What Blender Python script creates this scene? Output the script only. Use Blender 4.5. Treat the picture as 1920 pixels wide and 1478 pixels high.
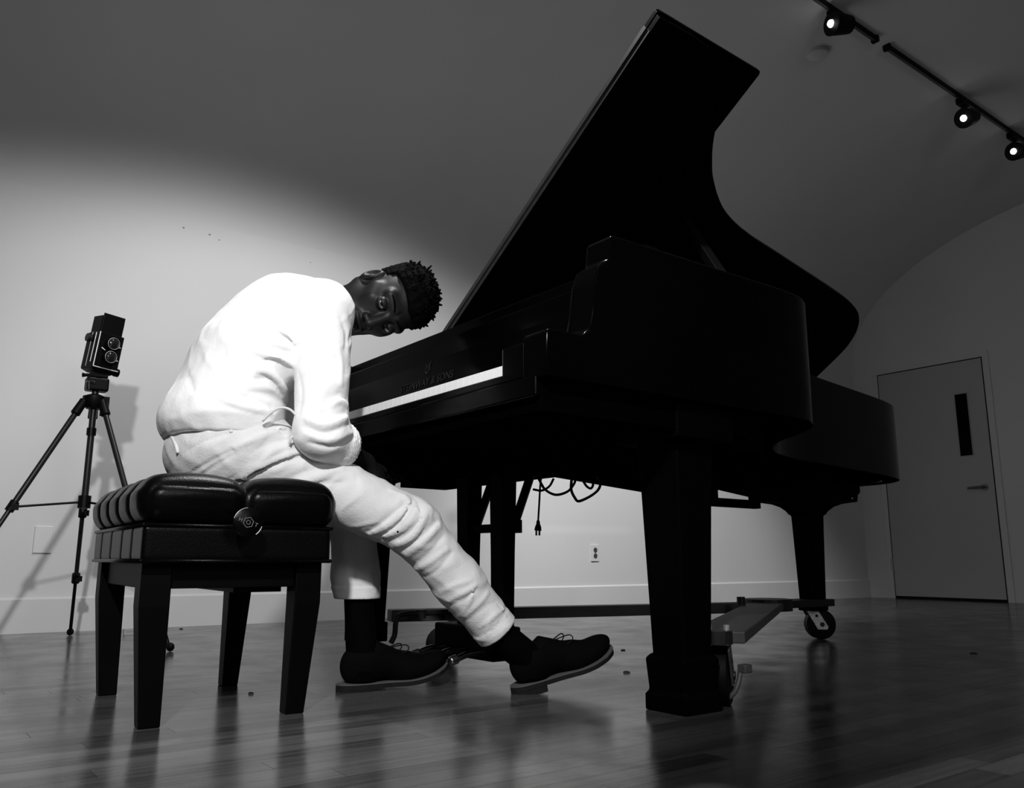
import bpy, math, random
import numpy as np
from mathutils import Vector, Matrix
random.seed(4); rng = np.random.default_rng(7)
for o in list(bpy.data.objects): bpy.data.objects.remove(o)
scn = bpy.context.scene
COL = scn.collection

# ------------------------------------------------------------------ camera
CAM = np.array([-1.0240, -1.2374, 0.3371])
CR = np.array([0.79592, -0.60540, 0.00153]); CU = np.array([-0.11832, -0.15307, 0.98111]); CF = np.array([0.59373, 0.78106, 0.19346])
FPX = 1570.15
cd = bpy.data.cameras.new('camera'); cam = bpy.data.objects.new('camera', cd); COL.objects.link(cam)
cd.sensor_width = 36; cd.lens = 36 * FPX / 1920; cd.clip_start = .02
cam.matrix_world = Matrix(((CR[0], CU[0], -CF[0], CAM[0]), (CR[1], CU[1], -CF[1], CAM[1]), (CR[2], CU[2], -CF[2], CAM[2]), (0, 0, 0, 1)))
scn.camera = cam
# ------------------------------------------------------------------ world, lamps, exposure
w = bpy.data.worlds.new('world'); scn.world = w; w.use_nodes = True
w.node_tree.nodes['Background'].inputs[0].default_value = (.5, .5, .5, 1); w.node_tree.nodes['Background'].inputs[1].default_value = .02
def spot(name, loc, aim, power, size, blend, radius):
    l = bpy.data.lights.new(name, 'SPOT'); l.energy = power; l.spot_size = math.radians(size); l.spot_blend = blend; l.shadow_soft_size = radius
    o = bpy.data.objects.new(name, l); COL.objects.link(o); o.location = loc
    o.rotation_euler = (Vector(aim) - Vector(loc)).to_track_quat('-Z', 'Y').to_euler(); return o
spot('key_lamp', (-1.5, -1.36, 1.95), (-.28, .9, .80), 340, 62, .6, .06)      # lamp held up beside the photographer
spot('track_flood', (.3, .95, 3.12), (.3, 1.35, 1.0), 190, 130, .35, .05)       # heads of the ceiling track above the frame
spot('track_flood', (2.1, .95, 3.12), (3.45, 3.1, .2), 440, 60, .75, .05)
fl_ = bpy.data.lights.new('fill_light', 'POINT'); fl_.energy = 56; fl_.shadow_soft_size = .35   # unseen soft fill added behind the camera to brighten ceiling and walls
fo_ = bpy.data.objects.new('fill_light', fl_); COL.objects.link(fo_); fo_.location = (-.4, -3.0, 1.7)
scn.view_settings.view_transform = 'Standard'; scn.view_settings.look = 'None'; scn.view_settings.gamma = 1
scn.view_settings.exposure = 0.0

# ------------------------------------------------------------------ helpers
def unproj_ray(px, py):
    v = CF * FPX + CR * (px - 960) + CU * (739 - py); return v / np.linalg.norm(v)
def atY(px, py, Y):
    R = unproj_ray(px, py); return CAM + R * (Y - CAM[1]) / R[1]
ORG = {}
def link(o, parent=None, origin=(0, 0, 0)):
    COL.objects.link(o)
    if parent is not None: o.parent = parent
    ORG[o.name] = np.array(origin, float)
    return o
def props(o, label=None, cat=None, group=None, kind=None):
    if label: o['label'] = label
    if cat: o['category'] = cat
    if group: o['group'] = group
    if kind: o['kind'] = kind
    return o
def thing(name, loc, label=None, cat=None, group=None):
    o = bpy.data.objects.new(name, None); o.empty_display_size = .1; o.location = loc
    link(o, None, loc); return props(o, label, cat, group)
def mk(name, V, F, mat, parent=None, smooth=False, base=None, bevel=0, auto=None):
    V = np.asarray(V, float)
    if parent is not None: org = ORG[parent.name]
    else: org = np.array(base, float) if base is not None else np.array([(V[:, 0].min() + V[:, 0].max()) / 2, (V[:, 1].min() + V[:, 1].max()) / 2, V[:, 2].min()])
    me = bpy.data.meshes.new(name)
    me.from_pydata((V - org).tolist(), [], [list(map(int, f)) for f in F] if not isinstance(F, np.ndarray) else F.tolist())
    me.validate(); me.update()
    if smooth:
        me.polygons.foreach_set('use_smooth', [True] * len(me.polygons))
    if mat: me.materials.append(mat)
    o = bpy.data.objects.new(name, me)
    if parent is None: o.location = org
    link(o, parent, org)
    if auto: me.set_sharp_from_angle(angle=math.radians(auto))
    if bevel:
        b = o.modifiers.new('bevel', 'BEVEL'); b.width = bevel; b.segments = 2; b.limit_method = 'ANGLE'; b.angle_limit = math.radians(35)
    return o
class MB:
    def __init__(s): s.V = []; s.F = []
    def add(s, V, F):
        n = len(s.V); s.V += [tuple(map(float, v)) for v in V]; s.F += [[i + n for i in f] for f in F]; return s
    def box(s, x0, x1, y0, y1, z0, z1, M=None):
        V = [(x, y, z) for z in (z0, z1) for y in (y0, y1) for x in (x0, x1)]
        if M is not None: V = [tuple(M(np.array(v))) for v in V]
        return s.add(V, [(0, 2, 3, 1), (4, 5, 7, 6), (0, 1, 5, 4), (2, 6, 7, 3), (0, 4, 6, 2), (1, 3, 7, 5)])
    def tube(s, P, r, n=10, caps=True, ry=None):
        P = np.asarray(P, float); m = len(P); rr = np.broadcast_to(np.asarray(r, float), (m,))
        T = np.gradient(P, axis=0); T /= np.linalg.norm(T, axis=1)[:, None] + 1e-12
        a = np.array([0, 0, 1.]) if abs(T[0][2]) < .9 else np.array([1., 0, 0])
        N = np.cross(T[0], a); N /= np.linalg.norm(N); V = []
        for i in range(m):
            N = N - T[i] * (N @ T[i]); N /= np.linalg.norm(N); B = np.cross(T[i], N)
            for k in range(n):
                t = 2 * math.pi * k / n; V.append(P[i] + rr[i] * (math.cos(t) * N + math.sin(t) * B))
        F = [(i * n + k, i * n + (k + 1) % n, (i + 1) * n + (k + 1) % n, (i + 1) * n + k) for i in range(m - 1) for k in range(n)]
        if caps: F += [tuple(range(n))[::-1], tuple((m - 1) * n + k for k in range(n))]
        return s.add(V, F)
    def loft(s, rings):
        n = len(rings[0]); V = [v for r in rings for v in r]; m = len(rings)
        F = [(i * n + k, i * n + (k + 1) % n, (i + 1) * n + (k + 1) % n, (i + 1) * n + k) for i in range(m - 1) for k in range(n)]
        F += [tuple(range(n))[::-1], tuple((m - 1) * n + k for k in range(n))]
        return s.add(V, F)
    def cyl(s, a, b, r, n=20, r2=None):
        return s.tube([a, b], [r, r if r2 is None else r2], n)
    def prism(s, poly, z0, z1):
        n = len(poly); V = [(x, y, z0) for x, y in poly] + [(x, y, z1) for x, y in poly]
        return s.add(V, [tuple(range(n))[::-1], tuple(range(n, 2 * n))] + [(k, (k + 1) % n, n + (k + 1) % n, n + k) for k in range(n)])
    def ball(s, c, r, n=12, m=8):
        r = np.broadcast_to(np.asarray(r, float), (3,)); V = []
        for i in range(1, m):
            for k in range(n):
                a = math.pi * i / m; t = 2 * math.pi * k / n
                V.append((c[0] + r[0] * math.sin(a) * math.cos(t), c[1] + r[1] * math.sin(a) * math.sin(t), c[2] + r[2] * math.cos(a)))
        F = [(i * n + k, (i + 1) * n + k, (i + 1) * n + (k + 1) % n, i * n + (k + 1) % n) for i in range(m - 2) for k in range(n)]
        t0 = len(V); V += [(c[0], c[1], c[2] + r[2]), (c[0], c[1], c[2] - r[2])]
        F += [(t0, k, (k + 1) % n) for k in range(n)] + [(t0 + 1, (m - 2) * n + (k + 1) % n, (m - 2) * n + k) for k in range(n)]
        return s.add(V, F)
    def out(s, name, mat, parent=None, **k): return mk(name, s.V, s.F, mat, parent, **k)
def smooth_path(P, n=8):
    P = np.asarray(P, float); Q = np.vstack([2 * P[0] - P[1], P, 2 * P[-1] - P[-2]]); out = []
    for i in range(1, len(Q) - 2):
        for t in np.linspace(0, 1, n, endpoint=False):
            a, b, c, d = Q[i - 1:i + 3]
            out.append(.5 * (2 * b + (c - a) * t + (2 * a - 5 * b + 4 * c - d) * t * t + (3 * b - a - 3 * c + d) * t ** 3))
    return np.array(out + [P[-1]])

# ------------------------------------------------------------------ materials (a black and white place)
def mat(name, g, rough=.5, metal=0, spec=.5, coat=0, noise=None, bump=None, emit=0):
    m = bpy.data.materials.new(name); m.use_nodes = True; nt = m.node_tree; b = nt.nodes['Principled BSDF']
    b.inputs['Base Color'].default_value = (g, g, g, 1); b.inputs['Roughness'].default_value = rough; b.inputs['Metallic'].default_value = metal
    b.inputs['Specular IOR Level'].default_value = spec; b.inputs['Coat Weight'].default_value = coat
    if emit: b.inputs['Emission Color'].default_value = (1, 1, 1, 1); b.inputs['Emission Strength'].default_value = emit
    tc = nt.nodes.new('ShaderNodeTexCoord')
    if noise:
        sc, amt = noise; n = nt.nodes.new('ShaderNodeTexNoise'); n.inputs['Scale'].default_value = sc; n.inputs['Detail'].default_value = 5
        r = nt.nodes.new('ShaderNodeMapRange'); r.inputs[1].default_value = .3; r.inputs[2].default_value = .7; r.inputs[3].default_value = g * (1 - amt); r.inputs[4].default_value = g * (1 + amt)
        nt.links.new(tc.outputs['Object'], n.inputs['Vector']); nt.links.new(n.outputs['Fac'], r.inputs[0]); nt.links.new(r.outputs[0], b.inputs['Base Color'])
    if bump:
        sc, st = bump; n = nt.nodes.new('ShaderNodeTexNoise'); n.inputs['Scale'].default_value = sc; n.inputs['Detail'].default_value = 6
        bp = nt.nodes.new('ShaderNodeBump'); bp.inputs['Strength'].default_value = st; bp.inputs['Distance'].default_value = .004
        nt.links.new(tc.outputs['Object'], n.inputs['Vector']); nt.links.new(n.outputs['Fac'], bp.inputs['Height']); nt.links.new(bp.outputs[0], b.inputs['Normal'])
    return m
M_wall = mat('wall_paint', .60, .6, spec=.2, noise=(1.3, .03), bump=(60, .05))
M_ceil = mat('ceiling_plaster', .60, .6, spec=.2, noise=(1.3, .03), bump=(60, .05))
M_base = mat('baseboard_paint', .58, .5, spec=.3, noise=(3, .04))
M_door = mat('door_paint', .42, .5, spec=.25, noise=(2, .03))
M_gap = mat('door_gap', .01, .8, spec=.1)
M_pane = mat('dark_pane', .002, .5, spec=.03)
M_metal_d = mat('dull_metal', .12, .4, metal=.8)
M_lac = mat('black_lacquer', .0008, .16, spec=.042, noise=(4, .2))
M_lac2 = mat('black_satin', .0008, .55, spec=.025, noise=(4, .2))
M_lidin = mat('lid_lacquer', .0008, .35, spec=.035, noise=(3, .2))
M_under = mat('underside_black', .0008, .8, spec=0)
M_ivory = mat('key_white', .86, .25, noise=(30, .02))
M_ebony = mat('key_black', .008, .3)
M_brass = mat('worn_brass', .35, .3, metal=1)
M_steel = mat('bright_steel', .7, .22, metal=1, noise=(60, .15))
M_galv = mat('zinc_plate', .55, .4, metal=.6, noise=(90, .25))
M_rub = mat('rubber', .003, .6, spec=.12)
M_truck = mat('truck_steel', .012, .45, spec=.3, noise=(20, .2))
M_fork = mat('fork_steel', .06, .5, metal=0, noise=(40, .3))
M_plank = mat('dolly_plank', .055, .5, spec=.3, noise=(12, .15))
M_knobrim = mat('knob_rim', .22, .45, metal=.5)
M_hinge = mat('dull_hinge', .022, .5, spec=.3, noise=(40, .2))
M_felt = mat('lettering', .006, .5, spec=.2)
M_leather = mat('black_leather', .001, .3, spec=.11, noise=(8, .2), bump=(260, .12))
M_bwood = mat('bench_wood', .001, .45, spec=.06, noise=(10, .2))
M_blk = mat('black_metal', .0025, .45, spec=.10)
M_grey_t = mat('tripod_tube', .015, .35, metal=.3, spec=.3)
M_glass = mat('lens_glass', .01, .05, spec=1.0, coat=1)
M_chrome = mat('chrome', .75, .4, metal=.55)
M_plate = mat('plastic_plate', .62, .4)
M_plate_d = mat('receptacle', .06, .4)
M_shirt = mat('white_cotton', .84, .8, spec=.15, bump=(120, .2))
M_pants = mat('pale_twill', .62, .85, spec=.12, noise=(14, .05), bump=(200, .25))
M_cord = mat('cord_cotton', .6, .8, spec=.1)
M_skin = mat('dark_skin', .0085, .5, spec=.22, noise=(25, .12), bump=(180, .06))
M_hair = mat('black_hair', .0012, .8, spec=.03)
M_sclera = mat('eye_white', .28, .2)
M_iris = mat('eye_iris', .004, .08, spec=.8)
M_sock = mat('black_sock', .0012, .9, spec=.02, bump=(300, .3))
M_suede = mat('dark_suede', .0018, .85, spec=.04, bump=(250, .25))
M_sole = mat('shoe_sole', .010, .7, spec=.06, noise=(30, .15))
M_welt = mat('shoe_welt', .07, .7, spec=.1)
M_lace = mat('shoe_lace', .004, .8, spec=.1)
M_debris = mat('debris_dark', .02, .8)
M_clear = mat('debris_pale', .35, .2)
def floor_mat(name, island):
    m = bpy.data.materials.new(name); m.use_nodes = True; nt = m.node_tree; b = nt.nodes['Principled BSDF']
    geo = nt.nodes.new('ShaderNodeNewGeometry'); oi = nt.nodes.new('ShaderNodeObjectInfo'); tc = nt.nodes.new('ShaderNodeTexCoord')
    mp = nt.nodes.new('ShaderNodeMapping'); mp.inputs['Scale'].default_value = (.9, 34, 34)
    nt.links.new(geo.outputs['Position'], mp.inputs['Vector'])
    n = nt.nodes.new('ShaderNodeTexNoise'); n.inputs['Scale'].default_value = 2.2; n.inputs['Detail'].default_value = 7; n.inputs['Roughness'].default_value = .65
    nt.links.new(mp.outputs[0], n.inputs['Vector'])
    a = nt.nodes.new('ShaderNodeMath'); a.operation = 'MULTIPLY_ADD'; a.inputs[1].default_value = .42
    nt.links.new(geo.outputs['Random Per Island'] if island else oi.outputs['Random'], a.inputs[0]); nt.links.new(n.outputs['Fac'], a.inputs[2])
    r = nt.nodes.new('ShaderNodeMapRange'); r.inputs[1].default_value = .25; r.inputs[2].default_value = 1.15; r.inputs[3].default_value = .010; r.inputs[4].default_value = .10
    nt.links.new(a.outputs[0], r.inputs[0]); nt.links.new(r.outputs[0], b.inputs['Base Color'])
    n2 = nt.nodes.new('ShaderNodeTexNoise'); n2.inputs['Scale'].default_value = 6; n2.inputs['Detail'].default_value = 4; nt.links.new(geo.outputs['Position'], n2.inputs['Vector'])
    r2 = nt.nodes.new('ShaderNodeMapRange'); r2.inputs[1].default_value = .3; r2.inputs[2].default_value = .7; r2.inputs[3].default_value = .13; r2.inputs[4].default_value = .26
    nt.links.new(n2.outputs['Fac'], r2.inputs[0]); nt.links.new(r2.outputs[0], b.inputs['Roughness'])
    bp = nt.nodes.new('ShaderNodeBump'); bp.inputs['Strength'].default_value = .12; bp.inputs['Distance'].default_value = .002
    nt.links.new(n.outputs['Fac'], bp.inputs['Height']); nt.links.new(bp.outputs[0], b.inputs['Normal'])
    b.inputs['Specular IOR Level'].default_value = .42
    return m
M_floor = floor_mat('floor_plank', False); M_floor_i = floor_mat('floor_plank_far', True); M_sub = mat('subfloor', .02, .9)

# ------------------------------------------------------------------ room shell
XL, XR, YF = -6.0, 6.35, -4.3
wy = lambda x: 3.27 - .035 * x
ZS, ZA, AQ = 2.15, 1.15, 2.2      # spring height, rise and half-span of the cove
fl = mk('floor', *(lambda m: (m.V, m.F))(MB().box(XL - .2, XR + .2, YF - .2, 3.7, -.12, -.014)), M_sub); props(fl, kind='structure')
planks = []
pw = .0572
yy = -1.9
while yy < 3.55:
    x = XL + rng.uniform(0, 1)
    while x < XR:
        L = rng.uniform(.6, 1.7); x1 = min(x + L, XR)
        planks.append((x, x1, yy)); x = x1
    yy += pw
def plank_dist(p):
    best = 1e9
    for t in (.1, .5, .9):
        c = np.array([p[0] + (p[1] - p[0]) * t, p[2] + pw / 2, 0]) - CAM; z = c @ CF
        if z > .3 and abs(c @ CR) / z < .63 and -.49 < (c @ CU) / z: best = min(best, np.linalg.norm(c))
    return best
order = sorted(planks, key=plank_dist)
um = MB().box(0, 1, 0, 1, -1, 0); ume = bpy.data.meshes.new('plank'); ume.from_pydata(um.V, [], um.F); ume.materials.append(M_floor)
for (x0, x1, y0) in order[:300]:
    o = bpy.data.objects.new('plank', ume); o.location = (x0 + .0004, y0 + .0004, 0); o.scale = (x1 - x0 - .0008, pw - .0008, .014); COL.objects.link(o); o.parent = fl
    o.location = o.location - fl.location
far = MB()
for (x0, x1, y0) in order[300:]: far.box(x0 + .0004, x1 - .0004, y0 + .0004, y0 + pw - .0004, -.014, 0)
far.box(XL, XR, YF, -1.9, -.014, 0)
props(far.out('plank_field', M_floor_i, fl), kind='stuff')
def cove(nseg=28):
    return [(AQ - AQ * math.cos(t), ZS + ZA * math.sin(t)) for t in np.linspace(0, math.pi / 2, nseg)]
CV = cove()
# back wall with thickness
m = MB(); m.add([(XL, wy(XL), 0), (XR, wy(XR), 0), (XR, wy(XR), ZS), (XL, wy(XL), ZS), (XL, wy(XL) + .15, 0), (XR, wy(XR) + .15, 0), (XR, wy(XR) + .15, ZS), (XL, wy(XL) + .15, ZS)],
                [(0, 1, 2, 3), (5, 4, 7, 6), (0, 3, 7, 4), (1, 5, 6, 2), (3, 2, 6, 7), (0, 4, 5, 1)])
wb = props(m.out('wall_back', M_wall), kind='structure')
m = MB(); V = []; prof = [(s, z) for s, z in CV]
NX = 2
ring = []
for x in (XL, XR):
    for s, z in prof: ring.append((x, wy(x) - s, z))
    for s, z in prof[::-1]: ring.append((x, YF + s, z))
n = len(prof) * 2
m.add(ring, [(k, k + 1, n + k + 1, n + k) for k in range(n - 1)])
ce = props(m.out('ceiling', M_ceil, smooth=True), kind='structure')
props(MB().box(XL, XR, YF - .15, YF, 0, ZS + .02).out('wall_front', M_wall), kind='structure')
def end_wall(name, x0, x1):
    poly = [(YF - .1, 0), (wy(x0) + .1, 0)] + [(wy(x0) + .1, ZS)] + [(wy(x0) - s, z) for s, z in CV] + [(YF + s, z) for s, z in CV[::-1]] + [(YF - .1, ZS)]
    mm = MB(); k = len(poly); mm.add([(x0, y, z) for y, z in poly] + [(x1, y, z) for y, z in poly], [tuple(range(k)), tuple(range(2 * k - 1, k - 1, -1))] + [(i, k + i, k + (i + 1) % k, (i + 1) % k) for i in range(k)])
    return props(mm.out(name, M_wall), kind='structure')
wr = end_wall('wall_right', XR, XR + .15); end_wall('wall_left', XL - .15, XL)
# baseboards
m = MB(); t = .014
m.add([(XL, wy(XL) - t, 0), (XR, wy(XR) - t, 0), (XR, wy(XR) - t, .15), (XL, wy(XL) - t, .15), (XL, wy(XL), 0), (XR, wy(XR), 0), (XR, wy(XR), .16), (XL, wy(XL), .16)],
      [(0, 1, 2, 3), (0, 3, 7, 4), (1, 5, 6, 2), (3, 2, 6, 7), (0, 4, 5, 1)])
props(m.out('baseboard_back', M_base), kind='structure')
# door in the right wall
DL, DR, DH = 2.797, 1.862, 2.03
dr = thing('door_1', (XR, (DL + DR) / 2, 0)); props(dr, kind='structure')
xs = XR - .004
MB().box(xs - .006, XR, DR + .006, DL - .006, .022, DH - .006).out('door_slab', M_door, dr)
MB().box(XR - .003, XR - .001, DR - .004, DL + .004, .0, DH + .004).out('door_gap', M_gap, dr)
m = MB()
for a, b, c, d_ in ((DL + .004, DL + .055, 0, DH + .055), (DR - .055, DR - .004, 0, DH + .055), (DR - .004, DL + .004, DH + .004, DH + .055)): m.box(XR - .008, XR - .0005, a, b, c, d_)
m.out('door_frame', M_wall, dr)
win = MB().box(xs - .012, xs - .004, 2.003, 2.115, 1.20, 1.745).out('window_trim', M_door, dr)
MB().box(xs - .014, xs - .0125, 2.009, 2.109, 1.206, 1.739).out('pane', M_pane, win)
h = MB(); h.cyl((xs - .006, 1.945, .93), (xs - .02, 1.945, .93), .026, 20)
hd = h.out('handle_rose', M_metal_d, dr, smooth=True, auto=40)
MB().tube(smooth_path([(xs - .02, 1.945, .93), (xs - .05, 1.947, .93), (xs - .058, 1.975, .93), (xs - .055, 2.06, .927)]), .010, 10).out('lever', M_metal_d, hd, smooth=True, auto=40)
for z in (.30, 1.72): MB().box(xs - .012, xs - .002, DL - .002, DL + .016, z - .055, z + .055).out('hinge', M_door, dr)
# wall plates
def wall_plate(name, px, py, wd, ht, label, cat, outlet):
    R = unproj_ray(px, py); tt = (3.27 - .035 * CAM[0] - CAM[1]) / (R[1] + .035 * R[0]); c = CAM + R * tt
    t_ = thing(name, (c[0], c[1], c[2] - ht / 2), label, cat)
    y0 = c[1] - .007
    MB().box(c[0] - wd / 2, c[0] + wd / 2, y0, c[1] + .004, c[2] - ht / 2, c[2] + ht / 2).out('cover_plate', M_plate, t_, bevel=.002)
    if outlet:
        for s in (-1, 1):
            q = MB().cyl((c[0], y0 - .003, c[2] + s * .02), (c[0], y0 + .001, c[2] + s * .02), .0165, 20).out('receptacle', M_plate_d, t_)
            k = MB()
            for sx in (-.006, .006): k.box(c[0] + sx - .001, c[0] + sx + .001, y0 - .0036, y0 - .0028, c[2] + s * .02 - .004, c[2] + s * .02 + .005)
            k.out('slot', M_gap, q)
    for s in ((0,) if outlet else (-.03, .03)):
        MB().cyl((c[0], y0 - .0015, c[2] + s), (c[0], y0 + .001, c[2] + s), .003, 10).out('screw', M_metal_d if outlet else M_plate, t_)
wall_plate('wall_outlet', 1115, 1037, .072, .116, 'white duplex wall outlet with two dark sockets, seen beneath the piano', 'outlet', True)
wall_plate('blank_wall_plate', 81, 1012, .078, .125, 'blank white cover plate on the wall behind the tripod', 'wall plate', False)
for px, py, r in ((344, 427, .006), (393, 440, .006), (411, 450, .004), (582, 492, .003)):
    R = unproj_ray(px, py); tt = (3.27 - .035 * CAM[0] - CAM[1]) / (R[1] + .035 * R[0]); c = CAM + R * tt
    if c[2] < ZS: MB().ball((c[0], c[1], c[2]), (r, .0015, r * .8), 8, 6).out('nail_hole', M_metal_d, wb)
# ceiling: two track rails, three heads, a round blanking plate
TY = .955
for i, (a, b, lab) in enumerate(((1.2, 3.27, 'black ceiling track rail carrying the uppermost spotlight'), (3.40, 6.2, 'long black ceiling track rail carrying the two spotlights nearer the door wall'))):
    t_ = thing('ceiling_track', ((a + b) / 2, TY, 3.262), lab, 'track rail', 'ceiling track rails')
    MB().box(a, b, TY - .013, TY + .013, 3.276, 3.30).out('rail', M_blk, t_)
    MB().box(a, b, TY - .008, TY + .008, 3.2705, 3.2725).out('conductor_slot', M_metal_d, t_)
    for e in (a, b): MB().box(e - .012, e + .012, TY - .02, TY + .02, 3.266, 3.30).out('end_cap', M_blk, t_)
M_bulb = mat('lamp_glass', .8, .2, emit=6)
for i, (hx, dirx, lab) in enumerate(((2.86, (-.80, .30, -.12), 'black track spotlight at the top edge of the picture'), (4.32, (-.75, .10, -.30), 'small black track spotlight in the middle of the ceiling row'), (5.06, (-.80, .15, -.20), 'black track spotlight nearest the right edge of the picture'))):
    t_ = thing('track_spotlight', (hx, TY, 3.0), lab, 'spotlight', 'track spotlights on the ceiling')
    D = np.array(dirx); D /= np.linalg.norm(D); c = np.array([hx, TY - .03, (3.19, 3.14, 3.135)[i]])
    MB().box(hx - .05, hx + .05, TY - .02, TY + .02, 3.235, 3.272).out('adapter', M_blk, t_)
    MB().cyl((hx, TY - .005, 3.24), c, .009, 10).out('stem', M_blk, t_)
    MB().tube([c - D * .065, c - D * .055, c - D * .01, c + D * .055, c + D * .06], [.035, .048, .055, .062, .062], 24).out('housing', M_blk, t_, smooth=True, auto=40)
    MB().tube([c + D * .058, c + D * .064], [.064, .064], 24).out('trim_ring', M_blk, t_, smooth=True, auto=40)
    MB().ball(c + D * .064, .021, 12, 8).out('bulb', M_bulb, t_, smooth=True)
R = unproj_ray(1533, 100); c = CAM + R * ((3.285 - CAM[2]) / R[2])
t_ = MB().tube([(c[0], c[1], 3.315), (c[0], c[1], 3.272), (c[0], c[1], 3.268)], [.06, .06, .054], 28).out('ceiling_blank', M_ceil, smooth=True, auto=40)
props(t_, 'round painted blanking plate on the ceiling beside the track rail', 'ceiling plate')
# litter on the boards
def floorpt(px, py): R = unproj_ray(px, py); return CAM + R * (-CAM[2] / R[2])
for px, py, s, lab in ((1825, 1226, .011, 'small dark scrap on the open floor near the right edge'), (1175, 1262, .011, 'dark flake of dirt on the floor between shoe and piano leg'), (470, 1302, .009, 'dark crumb of dirt on the floor under the bench'),
                       (1168, 1220, .008, 'tiny dark crumb on the floor beside the raised shoe toe'), (340, 1180, .012, 'dark crumb at the foot of the wall behind the bench')):
    c = floorpt(px, py); V = []
    pts = [(c[0] + s * math.cos(k * 1.05) * rng.uniform(.6, 1.4), c[1] + s * math.sin(k * 1.05) * rng.uniform(.5, 1.3)) for k in range(6)]
    props(MB().prism(pts, 0, .003).add([(x * .9 + c[0] * .1, y * .9 + c[1] * .1, .0045) for x, y in pts], [tuple(range(6))]).out('floor_scrap', M_debris), lab, 'scrap', 'scraps on the floor')
c = floorpt(247, 1190)
t_ = thing('plastic_clip', (c[0], c[1], 0), 'small pale plastic clip lying on the floor behind the bench legs', 'clip')
MB().box(c[0] - .035, c[0] + .035, c[1] - .012, c[1] + .012, 0, .006).out('base', M_clear, t_); MB().box(c[0] - .035, c[0] + .02, c[1] - .01, c[1] + .01, .02, .026).out('jaw', M_clear, t_)
MB().box(c[0] - .035, c[0] - .029, c[1] - .01, c[1] + .01, .006, .02).out('spring', M_clear, t_)

# ------------------------------------------------------------------ grand piano (x: keyboard to tail, y: treble to bass)
PW = 1.575; ZT, ZB = 1.03, .69
pia = thing('grand_piano', (1.2, .85, 0), 'black concert grand piano with its lid propped wide open', 'piano')
curve = [(.80, 0), (.90, .012), (.97, .045), (1.03, .10), (1.09, .18), (1.143, .26), (1.20, .325), (1.27, .388), (1.39, .463), (1.52, .511), (1.67, .543), (1.83, .566), (2.06, .600), (2.36, .645), (2.55, .680), (2.68, .725), (2.77, .80), (2.82, .89), (2.838, 1.0), (2.838, 1.33), (2.81, 1.46), (2.73, 1.55), (2.60, PW)]
curve = [tuple(p[:2]) for p in smooth_path([(x, y, 0) for x, y in curve], 4)]
def arm(x):     # top of the case side in front of the lid
    return float(np.interp(x, [0, .004, .012, .10, .118, .128, .136, .150, .178, .183, .19], [.77, .785, .79, .79, .806, .85, .915, .952, .972, 1.02, ZT]))
xs_arm = [0, .004, .012, .06, .10, .11, .118, .123, .128, .132, .136, .142, .150, .164, .178, .183, .19, .3, .5, .65]
path = [(x, 0.0) for x in xs_arm] + curve + [(2.3, PW), (1.8, PW), (1.2, PW)] + [(x, PW) for x in xs_arm[::-1]]
P = np.array(path); T = np.gradient(P, axis=0); T /= np.linalg.norm(T, axis=1)[:, None]; NRM = np.stack([-T[:, 1], T[:, 0]], 1)
I = P + NRM * .075
m = MB(); k = len(P); V = []
for (x, y), (xi, yi) in zip(P, I): zt = arm(x); V += [(x, y, ZB), (x, y, zt), (xi, yi, zt), (xi, yi, ZB)]
F = [(4 * i + a, 4 * i + b, 4 * i + 4 + b, 4 * i + 4 + a) for i in range(k - 1) for a, b in ((0, 1), (1, 2), (2, 3), (3, 0))] + [(0, 3, 2, 1), tuple(4 * (k - 1) + a for a in range(4))]
rim = mk('rim', V, F, M_lac, pia, smooth=True, auto=28, bevel=.004)
rim.data.materials.append(M_under)
for pl_ in rim.data.polygons:
    if abs(pl_.normal.z) > .9 and pl_.center.z < .8: pl_.material_index = 1
# moulding line along the lower rim
Lw = P + NRM * -.004
# inner: soundboard/plate and underside beams
inner = [(x, y) for x, y in I if x > .28]
MB().prism(inner, .86, .875).out('iron_plate', M_lac2, pia)
MB().prism([(x, y) for x, y in I if x > .60], .700, .75).out('soundboard', M_under, pia)
for (x0, y0, x1, y1) in ((.6, .2, 2.5, 1.2), (.6, .6, 2.7, 1.45), (.6, 1.0, 1.9, 1.5), (.62, .08, 1.5, .62)):
    d = np.array([x1 - x0, y1 - y0]); d /= np.linalg.norm(d); nn = np.array([-d[1], d[0]]) * .045
    MB().prism([(x0 - nn[0], y0 - nn[1]), (x1 - nn[0], y1 - nn[1]), (x1 + nn[0], y1 + nn[1]), (x0 + nn[0], y0 + nn[1])], .645, .700).out('brace_beam', M_under, pia)
MB().box(1.38, 1.66, .735, .765, .526, .556).out('slide_bar', M_under, pia)
MB().box(1.40, 1.42, .74, .76, .556, .69).out('hanger', M_lac2, pia); MB().box(1.62, 1.64, .74, .76, .556, .69).out('hanger', M_lac2, pia)
kb = MB().box(.012, .66, .03, PW - .03, .625, .70).out('keybed', M_under, pia, bevel=.004)
MB().box(.55, .75, .05, PW - .05, .60, .69).out('belly_rail', M_under, pia)
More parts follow.
